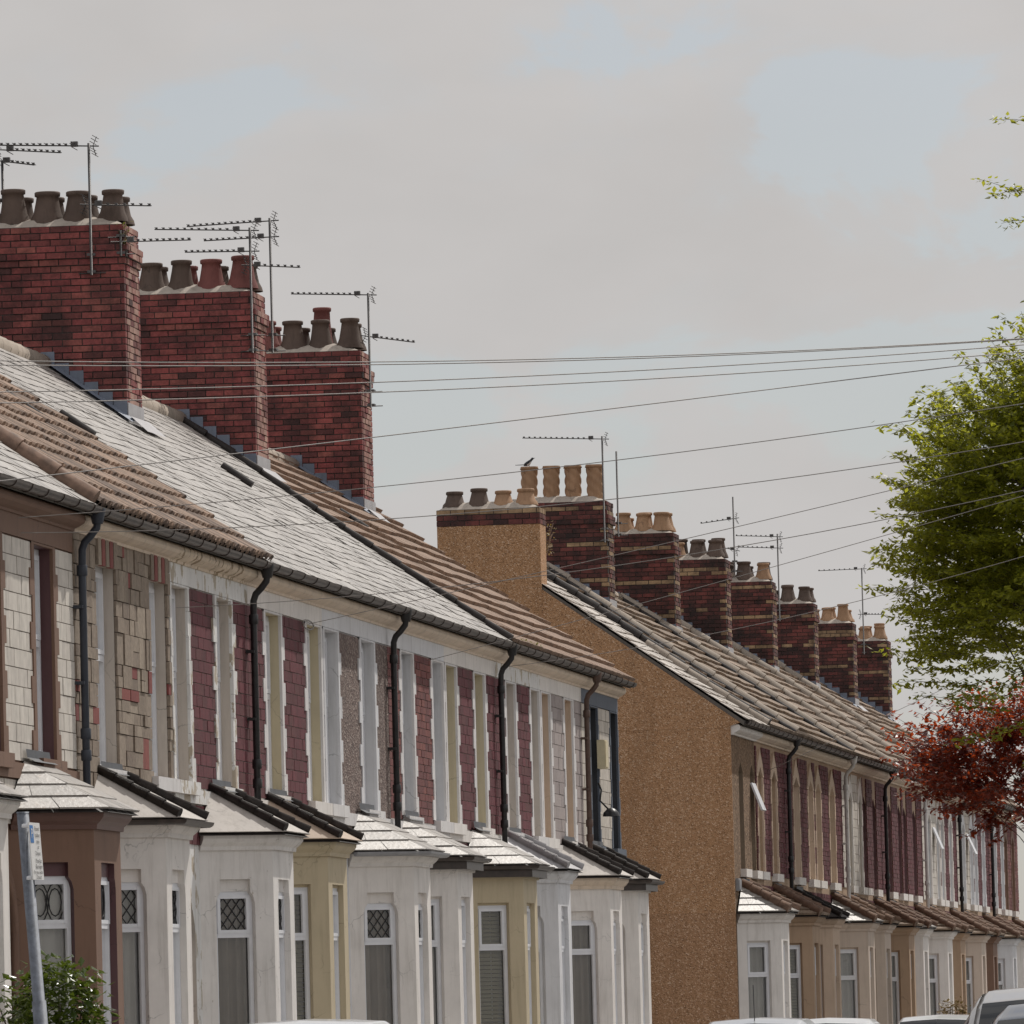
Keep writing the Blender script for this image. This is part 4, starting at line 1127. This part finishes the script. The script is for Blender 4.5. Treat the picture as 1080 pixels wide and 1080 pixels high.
wire(at(326, 658, x=.05), [(470, 629), (742, 564), (910, 519)], 'wire looped at the wall of the house with yellow cream reveals')
wire(at(186, 641, x=.05), [(450, 622), (705, 589), (910, 531)], 'wire tied to the peeling white house')
wire(at(450, 697, x=.06), [(620, 637), (775, 609), (910, 576)], 'wire tied to the house with rough red brick panels')
wire(at(535, 703, x=.06), [(745, 677), (852, 647), (910, 632)], 'wire tied beside the third black downpipe')
wire(at(812, 812, x=.06), [(905, 690)], 'wire tied to the first pointed window of the far terrace')
# loose loop of cable on the wall
lw = MB(); c = at(325, 659, x=.06)
lw.tube([c+Vector((0, .38*math.cos(q*.52), .05*math.sin(q*.52))) for q in range(13)], .008, 5)
lw.build('cable_loop', WIRE, HN[4][0])

# sign post
yS = 58.0; b0 = at(43, 1078, y=yS); t0 = at(24, 858, y=yS); dirp = (t0-b0)/(t0.z-b0.z); foot = b0-dirp*b0.z
sg = thing('sign_post', foot, 'leaning grey steel post with a parking sign at the lower left', 'sign post')
m = MB(); m.tube([foot, b0+dirp*(1.62-b0.z)], .052, 12); m.tube([b0+dirp*(1.62-b0.z), t0], .044, 12); m.tube([t0, t0+Vector((0, 0, .012))], .046, 12); m.build('post', GALV, sg)
# plate turned mostly to the street, along dirp
rot = rad(4); pu = Vector((math.sin(rot), math.cos(rot), 0)); pc = at(36.5, 903, y=yS)+Vector((.02, 0, 0))
pn = Vector((math.cos(rot), -math.sin(rot), 0)); pv = dirp.normalized()
rot2 = Vector((1, 0, 0))
PW, PH = .30, .41
class PF:
    def P(s, u, d, z): return o_pl+pu*u+pn*d+pv*z
o_pl = at(39.5, 898, y=yS)+Vector((.0, -.06, 0))
pf = PF()
pmb = MB(); pmb.fbox(pf, -PW/2, PW/2, -.004, .004, -PH/2, PH/2, 0)
SIGNW = paint('sign white', (.72, .71, .69), .06, .3, .5); SIGNB = plain('sign blue', (.03, .16, .42), .5); SIGNK = plain('sign black', (.02, .02, .02), .6)
plate = pmb.build('sign_plate', SIGNW, sg)
bb = MB(); bb.fbox(pf, -PW/2+.012, -PW/2+.10, .004, .0065, PH/2-.145, PH/2-.02, 0); bb.build('blue_panel', SIGNB, plate)
def text_mesh(txt, size, u, z, m, parent, name='lettering'):
    c = bpy.data.curves.new('t', 'FONT'); c.body = txt; c.size = size; c.align_x = 'CENTER'; c.align_y = 'CENTER'; c.resolution_u = 2
    ob = bpy.data.objects.new('t', c); COL.objects.link(ob); dg = bpy.context.evaluated_depsgraph_get(); dg.update()
    me = bpy.data.meshes.new_from_object(ob.evaluated_get(dg)); bpy.data.objects.remove(ob)
    mb = MB(); mb.add([pf.P(u+v.co.x, .0085, z+v.co.y) for v in me.vertices], [tuple(p.vertices) for p in me.polygons], 0)
    return mb.build(name, m, parent)
text_mesh('P', .10, -PW/2+.056, PH/2-.082, SIGNW, plate)
for (t, z, u) in (('Permit', .16, .05), ('holders', .115, .05), ('only', .07, .05), ('or', .03, .05), ('2 hours', -.015, .03), ('Mon-Sat', -.07, .03), ('8am-6pm', -.11, .03), ('No return within', -.15, 0), ('2 hours', -.185, .0)):
    text_mesh(t, .046 if len(t) < 10 else .036, u, z, SIGNK, plate)
cl = MB()
for py in (871, 926):
    q = at(28+ (py-871)*.09, py, y=yS); cl.lathe((q.x, q.y, q.z-.015), [(.047, 0), (.051, .004), (.051, .026), (.047, .03)], 14)
    w = pf.P(0, -.01, q.z-o_pl.z); cl.tube([q, w], .012, 6)
cl.build('clamp', UPVC, sg)

# ------------------------------------------------------------------ cars
def lerp_tab(tab, t):
    for i in range(len(tab)-1):
        if t <= tab[i+1][0]:
            a, b = tab[i], tab[i+1]; q = (t-a[0])/(b[0]-a[0]); q = q*q*(3-2*q)*.5+q*.5
            return [a[k]+(b[k]-a[k])*q for k in range(1, len(a))]
    return list(tab[-1][1:])
# t, ztop, belt, half width, half width of the top
HATCH = [(0, .62, .55, .70, .62), (.012, .86, .70, .79, .68), (.03, .98, .86, .83, .68), (.07, 1.12, .93, .845, .62), (.15, 1.40, .94, .85, .58), (.25, 1.46, .94, .855, .58), (.42, 1.47, .93, .86, .59), (.54, 1.42, .92, .86, .60), (.62, 1.26, .91, .86, .64), (.73, .98, .90, .85, .72), (.82, .92, .85, .84, .74), (.93, .80, .74, .80, .70), (.98, .66, .60, .72, .62), (1, .55, .5, .64, .56)]
SALOON = [(0, .62, .55, .72, .64), (.015, .90, .72, .80, .70), (.05, .98, .88, .84, .74), (.14, 1.0, .93, .86, .74), (.17, 1.04, .93, .86, .70), (.27, 1.36, .93, .865, .60), (.36, 1.43, .93, .87, .58), (.48, 1.43, .92, .87, .59), (.57, 1.36, .91, .87, .62), (.68, 1.00, .90, .86, .70), (.78, .93, .86, .85, .76), (.92, .80, .74, .81, .70), (.98, .64, .60, .74, .62), (1, .55, .5, .66, .56)]
def car(loc, L, tab, col, label, rot=0.0, hs=1.0, ant=False, trim=None):
    root = thing('parked_car', loc, label, 'car', 'cars parked along the kerbs'); root.rotation_euler = (0, 0, rot)
    NT, ring = 48, 15
    def sec(t):
        zt, zb, hw, ht = lerp_tab(tab, t); zt *= hs; zb *= hs
        zb = min(zb, zt-.03)
        p = [(0, .24), (hw*.85, .24), (hw*.97, .34), (hw, .52), (hw*.99, .5*(.52+zb)), (hw*.95, zb)]
        u = min(1, max(0, (zt-zb-.05)/.3)); wt = ht
        p += [(hw*.95+(wt-hw*.95)*.5+.02*u, zb+(zt-zb)*.5), (wt+.01, zt-.055*u-.008), (wt*.93, zt-.018), (wt*.6, zt-.004+.0), (0, zt+.012)]
        return p
    def S(t, a):
        p = sec(t); i = min(len(p)-2, int(a)); q = a-i
        return Vector((p[i][0]+(p[i+1][0]-p[i][0])*q, (t-.5)*L, p[i][1]+(p[i+1][1]-p[i][1])*q))
    def patch(mb, t0, t1, a0, a1, off, side, nt=10, na=6, mi=0):
        vs = []
        for i in range(nt+1):
            for j in range(na+1):
                t = t0+(t1-t0)*i/nt; a = a0+(a1-a0)*j/na; p = S(t, a); e = .004
                n = (S(min(1, t+e), a)-S(max(0, t-e), a)).cross(S(t, min(10, a+.03))-S(t, max(0, a-.03)))
                if n.length > 1e-9: n.normalize()
                if n.dot(Vector((p.x, 0, p.z-.6))) < 0: n = -n
                p = p+n*off; vs.append((p.x*side, p.y, p.z))
        mb.add(vs, [(i*(na+1)+j, (i+1)*(na+1)+j, (i+1)*(na+1)+j+1, i*(na+1)+j+1) for i in range(nt) for j in range(na)], mi, True)
    pm_ = bpy.data.materials.new('x') if False else col
    b = MB(); patch(b, 0, 1, 0, 10, 0, 1, NT, 40); patch(b, 0, 1, 0, 10, 0, -1, NT, 40)
    p0 = sec(0); p1 = sec(1)
    for p, y in ((p0, -L/2), (p1, L/2)): b.add([(x, y, z) for x, z in p]+[(-x, y, z) for x, z in p[::-1]], [tuple(range(2*len(p)))])
    b.build('body', col, root, (0, 0, 0))
    gl = CARGLASS
    sal = tab is SALOON
    # windscreen, rear screen, side windows (a 5..7 = glasshouse side, 7.6..10 = top)
    wr = (.185, .265) if sal else (.075, .145); wf = (.575, .665) if sal else (.56, .70)
    for nm, (t0, t1) in (('rear_window', wr), ('windscreen', wf)):
        m = MB(); patch(m, t0, t1, 8.0, 10, .007, 1, 6, 8); patch(m, t0, t1, 8.0, 10, .007, -1, 6, 8); m.build(nm, gl, root, (0, 0, 0))
    for sd in (1, -1):
        for (t0, t1) in (((.24, .40), (.415, .59)) if sal else ((.12, .26), (.275, .42), (.435, .60))):
            m = MB(); patch(m, t0, t1, 5.12, 6.9, .006, sd, 8, 6); m.build('side_window', gl, root, (0, 0, 0))
        m = MB(); patch(m, .008, .05, 3.4, 5.4, .008, sd, 4, 4); m.build('tail_light', TAIL, root, (0, 0, 0))
        m = MB(); patch(m, .93, .985, 4.2, 6.6, .008, sd, 4, 4); m.build('headlight', HEADL, root, (0, 0, 0))
        m = MB(); c = S(.585, 5.3); m.hexa([(sd*(c.x+a), c.y+bb_, c.z+cc) for (a, bb_, cc) in ((.0, -.04, .0), (.2, -.05, .0), (.2, .05, .0), (.0, .04, .0), (.0, -.04, .1), (.19, -.05, .13), (.19, .05, .12), (.0, .04, .1))]); m.build('wing_mirror', col, root, (0, 0, 0))
        for t in (.185, .81):
            y = (t-.5)*L; m = MB(); x = .80
            vs = []; n = 22
            for (xx, rr) in ((.66, .27), (.68, .305), (.80, .305), (.83, .28), (.83, .2)):
                for k in range(n): q = 6.2832*k/n; vs.append((sd*xx, y+rr*math.cos(q), .305+rr*math.sin(q)))
            m.add(vs, [(i*n+k, i*n+(k+1) % n, (i+1)*n+(k+1) % n, (i+1)*n+k) for i in range(4) for k in range(n)], 0, True)
            w = m.build('wheel', TYRE, root, (0, 0, 0))
            m = MB()
            for k in range(5):
                q = 6.2832*k/5; dq = .3
                m.add([(sd*.835, y+.04*math.cos(q-dq), .305+.04*math.sin(q-dq)), (sd*.832, y+.2*math.cos(q-.18), .305+.2*math.sin(q-.18)), (sd*.832, y+.2*math.cos(q+.18), .305+.2*math.sin(q+.18)), (sd*.835, y+.04*math.cos(q+dq), .305+.04*math.sin(q+dq))], [(0, 1, 2, 3)])
            m.build('rim', RIM, w, (0, 0, 0))
    if trim:
        m = MB()
        for sd in (1, -1): patch(m, .10, .66, 6.95, 7.5, .012, sd, 24, 3)
        m.build('roof_rail', trim, root, (0, 0, 0))
    if ant:
        p = S(.2, 10); m = MB(); m.tube([p, p+Vector((.0, -.05, .42))], .006, 5); m.build('car_aerial', BLACKIRON, root, (0, 0, 0))
    return root
def car_paint(name, c, metal=.2):
    m, nt, bs, _ = new_mat(name)
    col = ramp(nt, noise(nt, coords(nt), 3, 3), [(.3, sc(c, .94)), (.7, c)]); nt.links.new(col, bs.inputs['Base Color'])
    bs.inputs['Roughness'].default_value = .28; bs.inputs['Metallic'].default_value = metal; bs.inputs['Coat Weight'].default_value = .7; bs.inputs['Coat Roughness'].default_value = .06
    return m
CARGLASS = plain('car window glass', (.02, .022, .024), .06, 0, .7)
TAIL = plain('tail light plastic', (.30, .01, .012), .2); HEADL = plain('headlight lens', (.55, .56, .58), .12); TYRE = plain('tyre rubber', (.025, .025, .025), .8); RIM = plain('alloy rim', (.4, .4, .42), .35, .8)
CW = car_paint('white car paint', (.70, .71, .72), 0); CW2 = car_paint('pale silver car paint', (.58, .60, .63), .3); CS = car_paint('silver car paint', (.42, .41, .405), .35); CD = car_paint('dark blue car paint', (.035, .048, .075), .3)
car((4.1, 62.5, 0), 4.0, HATCH, CW, 'white hatchback whose roof just shows below the chipped white bay', 0, .98)
car((3.95, 97.5, 0), 4.1, HATCH, CW2, 'pale silver hatchback with roof aerial below the tan gable', 0, .955, True)
car((3.95, 106.0, 0), 4.3, SALOON, CW, 'white saloon parked in front of the first far bays', 0, .97)
car((4.0, 123.5, 0), 4.3, HATCH, CW, 'white hatchback parked beside the dry shrub', 0, .96)
car((11.14, 45.2, 0), 4.2, HATCH, CS, 'silver hatchback with curved roof at the lower right corner', 0, 1.012, False, CS)
car((11.66, 39.0, 0), 4.2, SALOON, CD, 'dark blue saloon nearest the camera at the lower right corner', 0, .972)

# ------------------------------------------------------------------ ground
def sheet(name, x0, x1, y0, y1, z, m, thick=0):
    b = MB()
    if thick: b.box(x0, x1, y0, y1, z-thick, z)
    else: b.quad((x0, y0, z), (x1, y0, z), (x1, y1, z), (x0, y1, z))
    o = b.build(name, m); o['kind'] = 'structure'; return o
ASPH = paint('worn asphalt', (.10, .098, .094), .25, .3, .9, grain=.9); PAVE = paint('concrete paving', (.38, .365, .345), .2, .4, .9); EARTH = paint('bare ground', (.12, .10, .07), .3, .4, .95); KERB = paint('kerb stone', (.30, .29, .28), .15, .4)
sheet('ground', -1500, 1500, -600, 2500, -.13, EARTH)
sheet('road', 3.0, 12.4, -60, 420, -.12, ASPH)
sheet('side_road', -60, 3.0, 119.0, 129.0, -.118, ASPH)
for (x0, x1, y0, y1) in ((-.0, 2.88, -60, 117.6), (-.0, 2.88, 130.2, 420), (12.52, 16.5, -60, 420)): sheet('pavement', x0, x1, y0, y1, 0, PAVE, .12)
for (x0, x1, y0, y1) in ((2.88, 3.0, -60, 117.6), (2.88, 3.0, 130.2, 420), (12.4, 12.52, -60, 420)): sheet('kerb', x0, x1, y0, y1, .003, KERB, .13)

# ------------------------------------------------------------------ sky and sun
SUN = Vector((.29, .58, .76)).normalized()
w = bpy.data.worlds.new('World'); SC.world = w; w.use_nodes = True; nt = w.node_tree; nt.nodes.clear()
out = N(nt, 'ShaderNodeOutputWorld'); sky = N(nt, 'ShaderNodeTexSky', sky_type='NISHITA'); sky.sun_disc = False; sky.dust_density = 1.0; sky.ozone_density = 3.0
sky.sun_elevation = math.asin(SUN.z); sky.sun_rotation = math.atan2(SUN.x, SUN.y)
bg = N(nt, 'ShaderNodeBackground'); bg.inputs[1].default_value = .08; hs_ = N(nt, 'ShaderNodeHueSaturation'); hs_.inputs['Saturation'].default_value = .55; nt.links.new(sky.outputs[0], hs_.inputs['Color']); nt.links.new(hs_.outputs[0], bg.inputs[0])
tc = N(nt, 'ShaderNodeTexCoord'); mp = N(nt, 'ShaderNodeMapping'); mp.inputs['Scale'].default_value = (1, 1, 1.9); mp.inputs['Location'].default_value = (.177, .12, .475)
nt.links.new(tc.outputs['Generated'], mp.inputs[0])
nz = N(nt, 'ShaderNodeTexNoise'); nz.inputs['Scale'].default_value = 22; nz.inputs['Detail'].default_value = 6; nz.inputs['Roughness'].default_value = .55; nz.inputs['Distortion'].default_value = .35; nt.links.new(mp.outputs[0], nz.inputs['Vector'])
mask = ramp(nt, nz.outputs[0], [(.425, 0), (.465, .8), (.54, 1)])
nz2 = N(nt, 'ShaderNodeTexNoise'); nz2.inputs['Scale'].default_value = 34; nz2.inputs['Detail'].default_value = 4; nt.links.new(mp.outputs[0], nz2.inputs['Vector'])
cc = ramp(nt, nz2.outputs[0], [(.3, (.535, .517, .506)), (.7, (.575, .555, .545))])
bg2 = N(nt, 'ShaderNodeBackground'); nt.links.new(cc, bg2.inputs[0]); bg2.inputs[1].default_value = 1.0
# broken cloud: a bank of it over the far end of the street, clearer sky overhead and behind
dt = N(nt, 'ShaderNodeVectorMath', operation='DOT_PRODUCT'); dt.inputs[1].default_value = (-.05, .97, .22); nt.links.new(tc.outputs['Generated'], dt.inputs[0])
br_ = N(nt, 'ShaderNodeMapRange'); br_.inputs['From Min'].default_value = .45; br_.inputs['From Max'].default_value = .9; br_.inputs['To Min'].default_value = 1.42; br_.inputs['To Max'].default_value = 1.0
nt.links.new(dt.outputs['Value'], br_.inputs['Value']); nt.links.new(br_.outputs[0], bg2.inputs[1])     # unseen cloud overhead and behind is brightened as added fill light
bank = ramp(nt, dt.outputs['Value'], [(.25, .84), (.85, 1)])
mn0 = N(nt, 'ShaderNodeMath', operation='MULTIPLY_ADD'); mn0.inputs[1].default_value = .62; mn0.inputs[2].default_value = .38; nt.links.new(mask, mn0.inputs[0])
mn = N(nt, 'ShaderNodeMath', operation='MULTIPLY'); nt.links.new(mn0.outputs[0], mn.inputs[0]); nt.links.new(bank, mn.inputs[1])
ms = N(nt, 'ShaderNodeMixShader'); nt.links.new(mn.outputs[0], ms.inputs[0]); nt.links.new(bg.outputs[0], ms.inputs[1]); nt.links.new(bg2.outputs[0], ms.inputs[2])
nt.links.new(ms.outputs[0], out.inputs[0])
sd = bpy.data.lights.new('sun', 'SUN'); sd.energy = 2.9; sd.angle = rad(.6); sd.color = (1, .95, .88)
so = bpy.data.objects.new('sun', sd); COL.objects.link(so); so.rotation_euler = SUN.to_track_quat('Z', 'Y').to_euler(); so.location = (0, 60, 60)

SC.view_settings.view_transform = 'Standard'; SC.view_settings.look = 'None'; SC.view_settings.exposure = 0; SC.view_settings.gamma = 1
SC.render.engine = 'CYCLES'
SC.cycles.max_bounces = 8; SC.cycles.transparent_max_bounces = 12
SC.cycles.use_denoising = True
